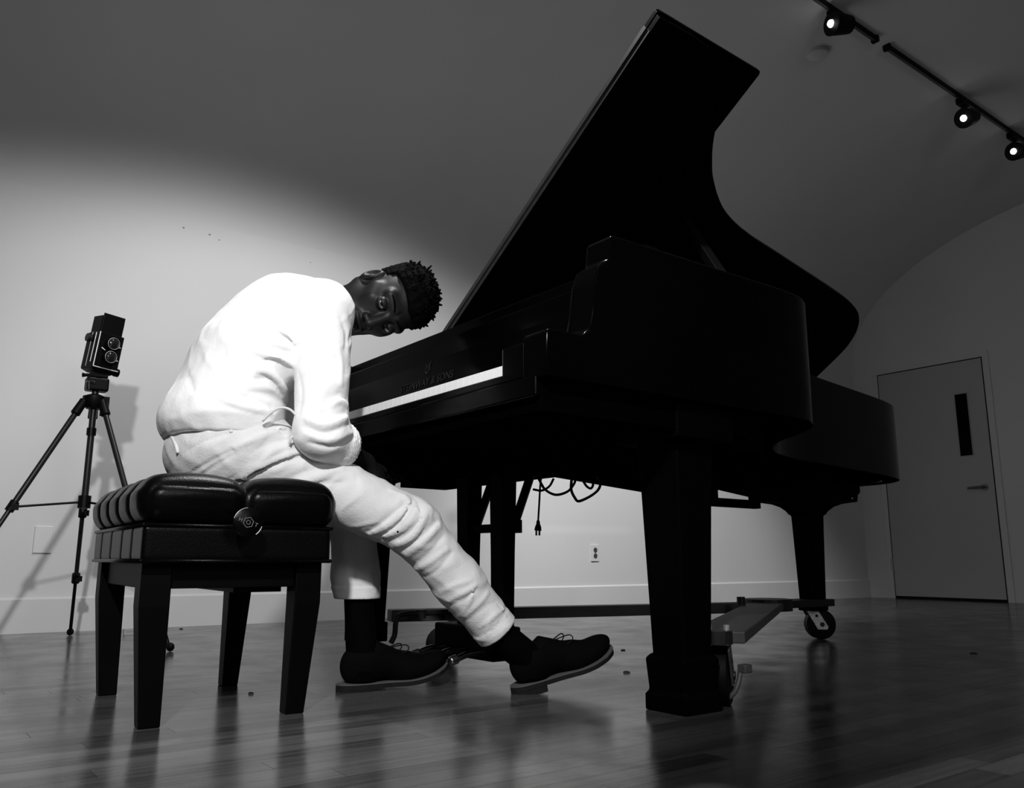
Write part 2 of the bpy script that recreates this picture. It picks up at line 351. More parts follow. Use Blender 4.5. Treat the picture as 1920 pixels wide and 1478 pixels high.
# keyslip with a stepped moulding
MB().box(.004, .027, .075, PW - .075, .70, .7165).out('keyslip', M_lac, pia, bevel=.003)
MB().box(-.004, .02, .03, PW - .03, .655, .698).out('key_frame_rail', M_lac, pia, bevel=.004)
KY0 = .170; NW = 52; KP = 1.225 / NW
for s in (0, 1):
    a, b = (.075, KY0 - .001) if s == 0 else (KY0 + 1.225 + .001, PW - .075)
    MB().box(.016, .21, a, b, .70, .782).out('key_block', M_lac, pia, bevel=.006)
kw = MB().box(.03, .185, .0005, KP - .0005, .726, .748).add([], [])
kme = bpy.data.meshes.new('white_key'); kme.from_pydata([(x - 1.2, y, z) for x, y, z in kw.V], [], kw.F); kme.materials.append(M_ivory)
kbm = MB().loft([[(.083, 0, .748), (.185, 0, .748), (.185, .0115, .748), (.083, .0115, .748)], [(.088, .001, .759), (.185, .001, .76), (.185, .0105, .76), (.088, .0105, .759)]])
bme = bpy.data.meshes.new('black_key'); bme.from_pydata([(x - 1.2, y, z) for x, y, z in kbm.V], [], kbm.F); bme.materials.append(M_ebony)
for i in range(NW):
    o = bpy.data.objects.new('white_key', kme); o.location = (0, KY0 + i * KP - .85, 0); COL.objects.link(o); o.parent = pia
    # from the treble end: C B A G F E D ... ; a black key sits between neighbours except C-B and F-E
    if i < NW - 1 and (i % 7) not in (0, 4):
        o = bpy.data.objects.new('black_key', bme); o.location = (0, KY0 + (i + 1) * KP - .0057 - .85, 0); COL.objects.link(o); o.parent = pia
fb = MB(); pr = [(.186, .745), (.205, .79), (.222, .90), (.222, .955), (.262, .955), (.262, .745)]
fb.add([(x, y, z) for y in (.078, PW - .078) for x, z in pr], [(0, 1, 2, 3, 4, 5), (11, 10, 9, 8, 7, 6)] + [(k_, (k_ + 1) % 6 + 0, (k_ + 1) % 6 + 6, k_ + 6) for k_ in range(6)])
fbo = fb.out('fallboard', M_lac, pia, bevel=.004)
MB().box(.286, .33, .078, PW - .078, .74, 1.012).out('name_rail', M_lac, pia, bevel=.004)
MB().box(.30, .62, .078, PW - .078, .93, .945).out('music_shelf', M_lac, pia)
def text_mesh(name, body, size, mtx, mt, parent, depth=.0006):
    c = bpy.data.curves.new(name, 'FONT'); c.body = body; c.size = size; c.extrude = depth; c.align_x = 'CENTER'; c.align_y = 'CENTER'; c.resolution_u = 3
    o = bpy.data.objects.new(name, c); COL.objects.link(o); bpy.context.view_layer.update()
    me = bpy.data.meshes.new_from_object(o.evaluated_get(bpy.context.evaluated_depsgraph_get())); bpy.data.objects.remove(o)
    V = np.array([mtx @ v.co for v in me.vertices]); F = [list(p.vertices) for p in me.polygons]; bpy.data.meshes.remove(me)
    return mk(name, V, F, mt, parent)
# lettering on the fallboard faces the player (-x); text x runs from bass to treble (-y)
tilt = math.atan2(.017, .11)
TM = Matrix(((0, math.sin(tilt), -math.cos(tilt), .2110), (-1, 0, 0, .80), (0, math.cos(tilt), math.sin(tilt), .838), (0, 0, 0, 1)))
text_mesh('lettering', 'STEINWAY & SONS', .034, TM, M_felt, fbo)
em = MB()
for s in (-1, 1): em.tube([TM @ Vector((s * .004, .028, 0)), TM @ Vector((s * .012, .036, 0)), TM @ Vector((s * .009, .05, 0)), TM @ Vector((s * .013, .062, 0))], .0016, 6)
for s in (-.003, .003): em.tube([TM @ Vector((s, .03, 0)), TM @ Vector((s, .06, 0))], .0008, 5)
em.tube([TM @ Vector((-.008, .028, 0)), TM @ Vector((.008, .028, 0))], .002, 6); em.out('lyre_emblem', M_felt, fbo)
# hinged lid: main leaf and the front flap folded back on it
AL = math.radians(33); ZH = 1.04; XF = .653
def lidp(x, s, h): return (x, PW - s * math.cos(AL) + h * math.sin(AL), ZH + s * math.sin(AL) + h * math.cos(AL))
def slab(poly, h0, h1):
    mm = MB(); n = len(poly); mm.add([lidp(x, s, h0) for x, s in poly] + [lidp(x, s, h1) for x, s in poly], [tuple(range(n)), tuple(range(2 * n - 1, n - 1, -1))] + [(i, n + i, n + (i + 1) % n, (i + 1) % n) for i in range(n)]); return mm
lp = [(XF, 0), (XF, 1.578)] + [(x + .006, PW - y + .003) for x, y in curve if x < 2.62 or y < 1.3]
lp = [q for i, q in enumerate(lp) if q[1] > .02 or i == 0] + [(2.80, .06), (2.72, 0)]
lid = slab(lp, 0, .022).out('lid', M_lidin, pia, bevel=.003)
flp = slab([(XF + .001, .01), (XF + .001, 1.583), (XF + .012, 1.588), (1.150, 1.578), (1.156, 1.568), (1.152, .01)], .027, .047).out('front_flap', M_lidin, lid, bevel=.003)
for h0, h1 in ((.004, .017), (.029, .043)): slab([(XF - .0025, .03), (XF - .0025, 1.53), (XF + .0005, 1.53), (XF + .0005, .03)], h0, h1).out('hinge_leaf', M_hinge, lid)
slab([(XF - .006, .03), (XF - .006, 1.53), (XF + .004, 1.53), (XF + .004, .03)], .0225, .0268).out('hinge_pin', M_hinge, lid)
for x in (.95, 1.7, 2.4): MB().cyl((x, PW + .004, ZT + .006), (x + .12, PW + .004, ZT + .006), .007, 10).out('butt_hinge', M_brass, lid)
pa = np.array([.625, .045, ZT - .005]); pb = np.array(lidp(1.193, 1.05, -.002)); u = (pb - pa) / np.linalg.norm(pb - pa); sd = np.cross(u, (0, 0, 1)); sd /= np.linalg.norm(sd); up = np.cross(sd, u)
pm = MB().loft([[tuple(pa + u * t_ + sd * a * .011 + up * b * .016) for a, b in ((-1, -1), (1, -1), (1, 1), (-1, 1))] for t_ in (0, np.linalg.norm(pb - pa))])
prop = pm.out('lid_prop', M_lac2, pia, bevel=.002)
MB().ball(pa + np.array([0, -.012, .012]), .008, 10, 8).out('prop_hinge', M_steel, prop, smooth=True)
MB().box(.30, .34, .005, .03, ZT, ZT + .006).out('lid_bumper', M_lac2, pia)
# legs
def sq(cx, cy, hx, hy, z): return [(cx - hx, cy - hy, z), (cx + hx, cy - hy, z), (cx + hx, cy + hy, z), (cx - hx, cy + hy, z)]
def leg(cx, cy, prof_, name='leg'):
    mm = MB().loft([sq(cx, cy, a, a, z) for z, a in prof_]); return mm.out(name, M_lac2, pia, bevel=.004)
LG = [(.505, .125), (.385, 1.445), (2.285, .952)]
front = [(.105, .047), (.52, .060), (.60, .064), (.61, .10), (.69, .10)]
l1 = leg(*LG[0], front)
leg(*LG[1], front)
flare = [(.16, .040), (.50, .049), (.528, .050), (.533, .058), (.548, .066), (.566, .084), (.578, .108), (.584, .135), (.587, .155), (.62, .158), (.625, .165), (.66, .165), (.69, .16)]
leg(*LG[2], flare)
MB().ball((2.285 + .10, .952 - .16, .60), .006, 8, 6).out('leg_screw', M_steel, pia, smooth=True)
# pedal lyre
ly = MB().box(.33, .60, .60, 1.08, .585, .627).out('lyre_block', M_under, pia, bevel=.003)
for cy in (.745, .92):
    MB().loft([sq(.45, cy, .021, .028, .12), sq(.45, cy, .023, .030, .36), sq(.45, cy, .026, .034, .585)]).out('lyre_post', M_lac2, pia, bevel=.003)
MB().box(.435, .47, .70, .96, .414, .438).out('lyre_crossbar', M_lac2, pia, bevel=.002)
pb_ = MB().box(.375, .475, .69, .99, .06, .15).out('pedal_box', M_lac2, pia, bevel=.006)
for cy in (.73, .83, .93):
    MB().tube(smooth_path([(.40, cy, .085), (.33, cy, .083), (.285, cy, .072), (.262, cy, .066)]), [.007] * 8 + [.009] * 8 + [.013] * 8 + [.009], 12).out('pedal', M_brass, pia, smooth=True)
for cy in (.735, .93): MB().tube([(.478, cy, .42), (.553, cy, .60)], .016, 4).out('lyre_brace', M_lac2, pia)
MB().box(.472, .498, .715, .75, .412, .45).out('brace_clamp', M_lac2, pia)
# flat bracket on the underside with bright edge
MB().box(.70, .86, .30, .316, .66, .672).out('bracket_strip', M_steel, pia)

# ------------------------------------------------------------------ cables hanging under the piano
def cable(name, pxs, Y, r, label, cat='cable'):
    return props(MB().tube(smooth_path([atY(a, b, y) for (a, b), y in zip(pxs, np.broadcast_to(np.asarray(Y, float), (len(pxs),)))], 8), r, 8).out(name, M_rub, smooth=True), label, cat)
pc = thing('power_cord', tuple(atY(1008, 1000, .9)), 'black power cord hanging under the piano with a two-pin plug', 'cord')
MB().tube(smooth_path([atY(1015, 895, .9), atY(1013, 910, .9), atY(1011, 945, .9), atY(1009, 978, .9)]), .0032, 8).out('cable', M_rub, pc, smooth=True)
q0, q1, q2, q3 = atY(1009, 976, .9), atY(1009, 982, .9), atY(1009, 988, .9), atY(1008.5, 995, .9)
plug = MB().tube([q0, q0 * .6 + q1 * .4, q1, q2, q3], [.004, .006, .006, .010, .012], 14).out('plug', M_rub, pc, smooth=True, auto=40)
for s in (-1, 1):
    b0 = q3 + CR * s * .005; MB().box(b0[0] - .0018, b0[0] + .0018, b0[1] - .003, b0[1] + .003, b0[2] - .016, b0[2]).out('pin', M_metal_d, plug)
cable('hanging_cable', ((1010, 898), (1022, 918), (1042, 928), (1064, 922), (1076, 908), (1080, 896)), .95, .0045, 'thin black cable sagging in a shallow loop beside the hanging plug')
cable('hanging_cable', ((1072, 896), (1071, 918), (1078, 934), (1086, 940), (1108, 930), (1122, 918), (1126, 904), (1120, 892)), .98, .005, 'black cable hanging in the deepest round loop under the piano')
cable('hanging_cable', ((1092, 900), (1100, 912), (1108, 916), (1112, 908), (1106, 899)), .96, .0045, 'small tight curl of black cable tucked up under the piano')
cable('hanging_cable', ((1000, 918), (1016, 920), (1030, 912), (1038, 898)), .93, .004, 'short black cable end curving up right behind the hanging plug')

# ------------------------------------------------------------------ piano dolly with three castors
dol = thing('piano_dolly', (1.2, .85, 0), 'black three-armed steel dolly with rubber castors under the grand piano', 'dolly')
HUB = np.array([1.98, .965]); ZD = .165
def arm_plank(a, b, wd, th, z, name, mt):
    a = np.array(a); b = np.array(b); d = (b - a) / np.linalg.norm(b - a); nn = np.array([-d[1], d[0]]) * wd / 2
    return MB().prism([tuple(a - nn), tuple(b - nn), tuple(b + nn), tuple(a + nn)], z - th, z).out(name, mt, dol, bevel=.003)
arm_plank((.66, .15), HUB, .135, .028, ZD, 'arm', M_plank)
arm_plank((.45, 1.40), HUB, .075, .04, ZD, 'arm', M_plank)
arm_plank(HUB, (2.36, .952), .12, .03, ZD + .004, 'arm', M_truck)
MB().cyl((HUB[0], HUB[1], ZD - .035), (HUB[0], HUB[1], ZD + .012), .10, 24).out('hub', M_truck, dol)
MB().cyl((1.70, .88, ZD), (1.70, .88, ZD + .03), .016, 14).out('lock_knob', M_truck, dol)
def castor(c, d, brake, plate=M_galv, r=.048, label=None):
    c = np.array(c, float); d = np.array(d, float); d /= np.linalg.norm(d); s = np.array([-d[1], d[0], 0]); d3 = np.array([d[0], d[1], 0]); wc = np.array([c[0], c[1], r])
    wh = MB(); wh.tube([wc - s * .022, wc - s * .019, wc + s * .019, wc + s * .022], [r - .006, r, r, r - .006], 32); w_ = wh.out('wheel', M_rub, dol, smooth=True, auto=40)
    for sg in (-1, 1):
        a = wc + s * sg * .027
        Q = [wc - d3 * .020 + np.array([0, 0, -.022]), wc + d3 * .022 + np.array([0, 0, -.022]), wc + d3 * .027 + np.array([0, 0, -.010]), wc - d3 * .024 + np.array([0, 0, .076]), wc - d3 * .066 + np.array([0, 0, .062])]
        mm = MB(); V = [q + s * sg * .025 for q in Q] + [q + s * sg * .029 for q in Q]
        mm.add(V, [tuple(range(5)), tuple(range(9, 4, -1))] + [(i, 5 + i, 5 + (i + 1) % 5, (i + 1) % 5) for i in range(5)])
        f = mm.out('fork_plate', plate, dol, bevel=.0015)
        MB().cyl(wc + s * sg * .028, wc + s * sg * .033, .0095, 12).out('axle_nut', M_truck, f)
        hq = wc - d3 * .022 + np.array([0, 0, .036]) + s * sg * .0292
        MB().loft([[tuple(hq + d3 * a_ * .0055 + np.array([0, 0, b_ * .0055]) + s * sg * o_) for a_, b_ in ((-1, -1), (1, -1), (1, 1), (-1, 1))] for o_ in (0, .0008)]).out('square_hole', M_gap, f)
    k = wc - d3 * .045 + np.array([0, 0, .075])
    MB().cyl(k, k + np.array([0, 0, .03]), .036, 18).out('swivel', M_truck, dol)
    for a_ in (-.02, .02): MB().cyl(k + s * a_ + d3 * .02 + np.array([0, 0, .02]), k + s * a_ + d3 * .02 + np.array([0, 0, .042]), .007, 10).out('bolt', M_galv, dol)
    if brake:
        br = MB().tube(smooth_path([wc + d3 * .03 + np.array([0, 0, -.01]), wc + d3 * .055 + np.array([0, 0, .01]), wc + d3 * .062 + np.array([0, 0, .045]), wc + d3 * .07 + np.array([0, 0, .06])]), .006, 8).out('brake_lever', M_galv, dol, smooth=True)
        b0 = wc + d3 * .076 + np.array([0, 0, .064]); MB().box(b0[0] - .013, b0[0] + .013, b0[1] - .013, b0[1] + .013, b0[2] - .011, b0[2] + .009).out('brake_pad', M_truck, br, bevel=.003)
castor((2.315, .945), (.8, -.6), False, r=.063)
castor((.632, .118), (.85, .53), False, r=.068, plate=M_fork)
bl_ = MB().tube(smooth_path([atY(1362, 1312, .085), atY(1376, 1300, .085), atY(1384, 1282, .085), atY(1388, 1262, .085)]), .006, 8).out('brake_lever', M_fork, dol, smooth=True)
_b = atY(1396, 1254, .085); MB().box(_b[0] - .013, _b[0] + .015, _b[1] - .012, _b[1] + .012, _b[2] - .010, _b[2] + .010).out('brake_pad', M_fork, bl_, bevel=.003)
castor((.585, 1.27), (-.8, .6), False, r=.055, plate=M_truck)
# bent tubular handle at the far front castor
MB().tube(smooth_path([atY(838, 1147, 1.25), atY(800, 1150, 1.25), atY(765, 1151, 1.25), atY(748, 1156, 1.25), atY(742, 1168, 1.25), atY(740, 1190, 1.25), atY(733, 1206, 1.25)]), .009, 10).out('tow_handle', M_truck, dol, smooth=True)
MB().tube([atY(790, 1143, 1.25), atY(790, 1160, 1.25)], .016, 12).out('handle_collar', M_truck, dol)
# cups the legs stand in
MB().loft([sq(*LG[0], .062, .062, .0), sq(*LG[0], .062, .062, .035), sq(*LG[0], .055, .055, .045), sq(*LG[0], .060, .060, .115), sq(*LG[0], .050, .050, .125)]).out('leg_cup', M_lac2, dol, bevel=.004)
MB().loft([sq(*LG[1], .055, .055, .06), sq(*LG[1], .055, .055, .125)]).out('leg_cup', M_lac2, dol, bevel=.004)
MB().loft([sq(*LG[2], .045, .045, .12), sq(*LG[2], .048, .048, .165)]).out('leg_cup', M_lac2, dol, bevel=.004)

# ------------------------------------------------------------------ surface mesher (sparse surface nets)
def sdf_mesh(f, lo, hi, h, B=5):
    lo = np.array(lo, float); hi = np.array(hi, float); nb = np.ceil((hi - lo) / (h * B)).astype(int)
    g = np.stack(np.meshgrid(*[np.arange(k) for k in nb], indexing='ij'), -1).reshape(-1, 3)
    cen = lo + (g + .5) * B * h; dc = np.concatenate([f(c) for c in np.array_split(cen, max(1, len(cen) // 200000))])
    act = g[np.abs(dc) < B * h * 1.0]
    L = np.stack(np.meshgrid(*[np.arange(B + 1)] * 3, indexing='ij'), -1).reshape(-1, 3)
    NT = (nb * B + 2).astype(np.int64); key = lambda c: (c[..., 0] * NT[1] + c[..., 1]) * NT[2] + c[..., 2]
    ids = []; pos = []; edges = []
    co = np.array([(i, j, k) for i in (0, 1) for j in (0, 1) for k in (0, 1)])
    ed = [(a, b) for a in range(8) for b in range(a + 1, 8) if np.abs(co[a] - co[b]).sum() == 1]
    for ch in np.array_split(act, max(1, len(act) // 1500)):
        lat = ch[:, None, :] * B + L[None]; vals = f((lo + lat.reshape(-1, 3) * h)).reshape(len(ch), B + 1, B + 1, B + 1)
        cv = np.stack([vals[:, i:B + i, j:B + j, k:B + k] for i, j, k in co], -1)
        ins = cv < 0; cr = ins.any(-1) & ~ins.all(-1); w_ = np.argwhere(cr)
        if len(w_) == 0: continue
        c8 = cv[cr]; acc = np.zeros((len(w_), 3)); cnt = np.zeros(len(w_))
        for a, b in ed:
            va, vb = c8[:, a], c8[:, b]; x = (va < 0) != (vb < 0); t = np.where(x, va / np.where(x, va - vb, 1), 0)
            acc += np.where(x[:, None], co[a] + t[:, None] * (co[b] - co[a]), 0); cnt += x
        gc = ch[w_[:, 0]] * B + w_[:, 1:]
        ids.append(key(gc.astype(np.int64))); pos.append(lo + (gc + acc / cnt[:, None]) * h)
        for ax in range(3):
            sl = [slice(0, B)] * 3; s2 = [slice(0, B)] * 3; s2[ax] = slice(1, B + 1)
            a = vals[(slice(None), *sl)] < 0; b = vals[(slice(None), *s2)] < 0; e = np.argwhere(a != b)
            if len(e): edges.append((ax, ch[e[:, 0]] * B + e[:, 1:], a[a != b]))
    ids = np.concatenate(ids); pos = np.concatenate(pos); o = np.argsort(ids); ids = ids[o]; pos = pos[o]
    Q = []
    for ax, p, s in edges:
        u, v = [(1, 2), (2, 0), (0, 1)][ax]; cells = []
        ok = np.ones(len(p), bool)
        for du, dv in ((0, 0), (-1, 0), (-1, -1), (0, -1)):
            c = p.copy(); c[:, u] += du; c[:, v] += dv; ok &= (c >= 0).all(1); kk = key(c.astype(np.int64)); i = np.clip(np.searchsorted(ids, kk), 0, len(ids) - 1); ok &= ids[i] == kk; cells.append(i)
        q = np.stack(cells, 1); q[~s] = q[~s][:, ::-1]; Q.append(q[ok])
    return pos, np.concatenate(Q)
def smin(a, b, k): hh = np.clip(.5 + .5 * (b - a) / k, 0, 1); return b + (a - b) * hh - k * hh * (1 - hh)
def smax(a, b, k): return -smin(-a, -b, k)
def cap(p, a, b, ra, rb):
    a = np.asarray(a, float); b = np.asarray(b, float); ba = b - a; t = np.clip((p - a) @ ba / (ba @ ba), 0, 1)
    return np.linalg.norm(p - a - t[:, None] * ba, axis=1) - (ra + (rb - ra) * t)
def ell(p, c, r):
    r = np.asarray(r, float); q = p - np.asarray(c, float); k0 = np.linalg.norm(q / r, axis=1); k1 = np.linalg.norm(q / (r * r), axis=1) + 1e-9; return k0 * (k0 - 1) / k1
def rbox(p, c, hf, r):
    q = np.abs(p - np.asarray(c, float)) - (np.asarray(hf, float) - r); return np.linalg.norm(np.maximum(q, 0), axis=1) + np.minimum(q.max(1), 0) - r

# ------------------------------------------------------------------ piano bench
BC = np.array([-.358, .890]); BA = math.radians(-3.27)
def bw(x, y, z): return (BC[0] + x * math.cos(BA) - y * math.sin(BA), BC[1] + x * math.sin(BA) + y * math.cos(BA), z)
BM = lambda v: np.array(bw(*v))
ben = thing('piano_bench', (BC[0], BC[1], 0), 'black leather piano bench with a tufted cushion, under the pianist', 'bench')
BX, BY = .208, .325
def cush(p):
    d = rbox(p, (0, 0, .452), (BX + .006, BY + .008, .048), .042)
    cr = np.zeros(len(p))
    for x0 in (0,): cr = np.maximum(cr, np.exp(-((p[:, 0] - x0) / .014) ** 2))
    for y0 in (-.195, -.065, .065, .195): cr = np.maximum(cr, np.exp(-((p[:, 1] - y0) / .012) ** 2))
    cx = np.abs(np.sin((p[:, 0] / BX) * math.pi)) ** .6; cy = np.abs(np.sin((p[:, 1] + .065) / .13 * math.pi)) ** .6
    top = np.clip((p[:, 2] - .42) / .06, 0, 1)
    return (d - .020 * cx * cy * top + .010 * cr)
pos, Q = sdf_mesh(cush, (-.26, -.38, .38), (.26, .38, .55), .005)
mk('cushion', [bw(*v) for v in pos], Q, M_leather, ben, smooth=True)
def bbox(p):
    d = rbox(p, (0, 0, .368), (BX - .006, BY - .008, .038), .010)
    for y0 in (-.2, -.08, .06, .2): d = d + .003 * np.exp(-((p[:, 1] - y0) / .008) ** 2)
    return d
pos, Q = sdf_mesh(bbox, (-.24, -.36, .31), (.24, .36, .43), .004)
mk('upholstered_box', [bw(*v) for v in pos], Q, M_leather, ben, smooth=True)
for z in (.332, .405):
    ex, ey = BX - .007, BY - .009
    MB().tube([bw(*v, z) for v in ((-ex, -ey), (ex, -ey), (ex, ey), (-ex, ey), (-ex, -ey))], .0045, 8).out('piping', M_leather, ben, smooth=True)
for s in (-1, 1):
    MB().box(s * .168 - .011, s * .168 + .011, -.27, .27, .275, .335, BM).out('apron', M_bwood, ben, bevel=.002)
    MB().box(-.165, .165, s * .262 - .011, s * .262 + .011, .275, .335, BM).out('apron', M_bwood, ben, bevel=.002)
for sx in (-1, 1):
    for sy in (-1, 1):
        rg = []
        for z, tx in ((0, 0), (.24, 1), (.335, 1)):
            a = .021 + .009 * tx; cx = sx * (.151 + .012 * tx); cy = sy * (.251 + .007 * tx); rg.append([bw(*v) for v in ((cx - a, cy - a, z), (cx + a, cy - a, z), (cx + a, cy + a, z), (cx - a, cy + a, z))])
        MB().loft(rg).out('leg', M_bwood, ben, bevel=.0025)
MB().box(.02, .13, -.20, .20, .262, .30, BM).out('lift_mechanism', M_blk, ben)
kc = np.array([-.008, -.372, .412])
kn = MB(); kn.tube([bw(kc[0], -.335, kc[2]), bw(kc[0], kc[1] + .012, kc[2]), bw(kc[0], kc[1] + .01, kc[2]), bw(*kc), bw(kc[0], kc[1] - .003, kc[2])], [.008, .008, .029, .031, .027], 28)
kno = kn.out('height_knob', M_leather, ben, smooth=True, auto=40)
for a0, a1 in ((95, 165), (-55, -15)):
    MB().tube([bw(kc[0] + .0305 * math.cos(math.radians(a)), kc[1] - .002, kc[2] + .0305 * math.sin(math.radians(a))) for a in np.linspace(a0, a1, 10)], .0011, 6).out('bright_rim', M_knobrim, kno)
M_print = mat('knob_print', .12, .5)
rotk = math.radians(-18)
def KM(x, y, z): x, y = x * math.cos(rotk) - y * math.sin(rotk), x * math.sin(rotk) + y * math.cos(rotk); return Vector(bw(kc[0] + x, kc[1] - .0036 - z, kc[2] + y))
MB().tube([KM(.011 * math.cos(k * math.pi / 3 + .5), .011 * math.sin(k * math.pi / 3 + .5), 0) for k in range(7)], .0009, 5).out('hexagon_print', M_print, kno)
MB().tube([KM(.0045 * math.cos(k * math.pi / 3), .0045 * math.sin(k * math.pi / 3), 0) for k in range(7)], .0007, 5).out('hexagon_print', M_print, kno)
for txt, ox in (('H', -.0175), ('T', .0175)):
    e1 = KM(1, 0, 0) - KM(0, 0, 0); e2 = KM(0, 1, 0) - KM(0, 0, 0); e3 = KM(0, 0, 1) - KM(0, 0, 0); o_ = KM(ox, 0, 0)
    text_mesh('letter_print', txt, .012, Matrix(((e1.x, e2.x, e3.x, o_.x), (e1.y, e2.y, e3.y, o_.y), (e1.z, e2.z, e3.z, o_.z), (0, 0, 0, 1))), M_print, kno, .0004)

# ------------------------------------------------------------------ tripod and twin-lens camera
TC = np.array([-.342, 2.50]); feet = [np.array([-.25, 3.03, 0]), np.array([-.08, 2.09, 0]), np.array([-.86, 2.40, 0])]
tri = thing('camera_tripod', (TC[0], TC[1], 0), 'black aluminium tripod standing against the wall behind the bench', 'tripod')
ax = np.array([TC[0], TC[1], .96])
MB().tube([ax + (0, 0, -.02), ax + (0, 0, .0), ax + (0, 0, .03), ax + (0, 0, .04)], [.03, .045, .045, .02], 18).out('shoulder', M_blk, tri, smooth=True, auto=40)
MB().tube([ax + (0, 0, -.42), ax + (0, 0, .07)], .013, 14).out('center_column', M_grey_t, tri, smooth=True, auto=40)
MB().tube([ax + (0, 0, -.13), ax + (0, 0, -.10)], .018, 14).out('column_collar', M_blk, tri)
spid = ax + np.array([0, 0, -.40])
MB().tube([spid - (0, 0, .025), spid + (0, 0, .025)], .024, 14).out('spreader_hub', M_blk, tri)
for i, ft in enumerate(feet):
    top = ax + (ft - np.append(TC, 0)) / np.linalg.norm(ft[:2] - TC) * .045; dv = (ft - top); dv3 = dv
    p1 = top + dv * .45; p2 = top + dv * .74
    lg = MB().tube([top, p1], .0115, 12).out('leg', M_grey_t, tri, smooth=True, auto=40)
    MB().tube([top + dv * -.01, top + dv * .05, top + dv * .055], [.017, .019, .013], 12).out('pivot', M_blk, lg, smooth=True, auto=40)
    MB().tube([p1, p2], .009, 12).out('middle_section', M_grey_t, lg, smooth=True, auto=40); MB().tube([p2, ft * .985 + top * .015 + np.array([0, 0, .0])], .007, 12).out('lower_section', M_blk, lg, smooth=True, auto=40)
    for q in (p1, p2):
        MB().tube([q - dv * .022, q + dv * .016], .0165, 12).out('leg_clamp', M_blk, lg); MB().box(q[0] - .004, q[0] + .022, q[1] - .02, q[1] - .004, q[2] - .012, q[2] + .012).out('clamp_lever', M_blk, lg)
    MB().ball(ft + (0, 0, .016), (.015, .015, .016), 12, 8).out('rubber_foot', M_rub, lg, smooth=True)
    MB().tube([spid, p1], .0045, 8).out('spreader_strut', M_blk, tri)
MB().box(ax[0] + .02, ax[0] + .05, ax[1] - .035, ax[1] - .02, ax[2] - .05, ax[2] + .03).out('side_lock', M_blk, tri)
hb = ax + np.array([.003, 0, .075])
MB().box(hb[0] - .042, hb[0] + .042, hb[1] - .03, hb[1] + .03, hb[2] - .022, hb[2] + .034).out('pan_head', M_blk, tri, bevel=.008)
th = CF * -1; fx = hb - CF * .055
MB().tube([fx + CR * -.018 + CU * .022, fx + CR * .018 + CU * .019], .0028, 8).out('head_screw', M_steel, tri); MB().tube([fx + CU * .02 - CR * .002, fx - CU * .012 - CR * .003], .0025, 8).out('head_screw', M_steel, tri)
MB().tube([hb + np.array([-.03, 0, .045]), hb + np.array([-.046, .012, .044]), hb + np.array([-.054, .016, .044])], [.006, .007, .010], 10).out('pan_handle', M_blk, tri, smooth=True)
MB().box(hb[0] - .035, hb[0] + .035, hb[1] - .03, hb[1] + .03, hb[2] + .034, hb[2] + .05).out('head_plate', M_blk, tri, bevel=.003)
# twin-lens camera: local frame a (its width, seen right), n (lens axis), c (its up)
base = hb + np.array([.004, 0, .0525])
nf = np.array([.25, -.96, -.10]); nf /= np.linalg.norm(nf); ca = np.cross(nf, (0.07, 0.02, 1)); ca /= np.linalg.norm(ca); ca = -ca if ca @ CR < 0 else ca
cc = np.cross(ca, -nf); cc = cc if cc[2] > 0 else -cc
tlr = thing('twin_lens_camera', tuple(base), 'old black twin-lens camera with chrome trim on the tripod', 'camera')
CMX = lambda v: base + 1.13 * (ca * v[0] + nf * v[1] + cc * v[2])
bd = MB().box(-.047, .047, -.055, .035, .012, .150, CMX).out('body', M_blk, tlr, bevel=.005)
MB().loft([[tuple(CMX((x, y, z))) for x, y in ((-a, -b), (a, -b), (a, b2), (-a, b2))] for z, a, b, b2 in ((0, .03, .03, .025), (.012, .046, .052, .034))]).out('base_plate', M_blk, tlr)
hm = MB(); hm.box(-.040, .040, .022, .027, .150, .222, CMX); hm.out('hood_front', M_blk, tlr, bevel=.002)
MB().box(-.042, -.036, -.045, .022, .150, .212, CMX).out('hood_side', M_blk, tlr); MB().box(.036, .042, -.045, .022, .150, .205, CMX).out('hood_side', M_blk, tlr); MB().box(-.036, .036, -.05, -.046, .150, .20, CMX).out('hood_back', M_blk, tlr)
MB().box(-.044, .044, .035, .041, .02, .148, CMX).out('lens_board', M_blk, tlr, bevel=.002)
for a, b in (((-.0455, .02), (-.0455, .148)), ((-.0455, .0185), (.0455, .0185))):
    MB().tube([CMX((a[0], .041, a[1])), CMX((b[0], .041, b[1]))], .0022, 8).out('chrome_edge', M_chrome, tlr)
MB().tube([CMX((-.049, .018, .035)), CMX((-.049, .018, .145))], .0018, 8).out('chrome_edge', M_chrome, tlr); MB().tube([CMX((-.0488, -.012, .02)), CMX((-.0488, -.012, .148))], .0009, 8).out('chrome_edge', M_chrome, tlr)
for z in (.112, .062):
    ln = MB().tube([CMX((0, y, z)) for y in (.041, .062, .064)], [.027, .026, .024], 28).out('lens_barrel', M_blk, tlr, smooth=True, auto=40)
    g = MB(); g.tube([CMX((0, y, z)) for y in (.0638, .066, .068, .069)], [.020, .018, .012, .003], 24); g.out('front_glass', M_glass, ln, smooth=True)
    MB().tube([CMX((.021 * math.cos(t), .0642, z + .021 * math.sin(t))) for t in np.linspace(0, 6.283, 28)], .0006, 6).out('lens_ring', M_chrome, ln)
    MB().box(.024, .036, .041, .046, z - .008, z - .004, CMX).out('shutter_lever', M_chrome, ln)
MB().tube([CMX((-.03, .041, .091)), CMX((-.019, .050, .083))], .0022, 8).out('shutter_lever', M_chrome, tlr)
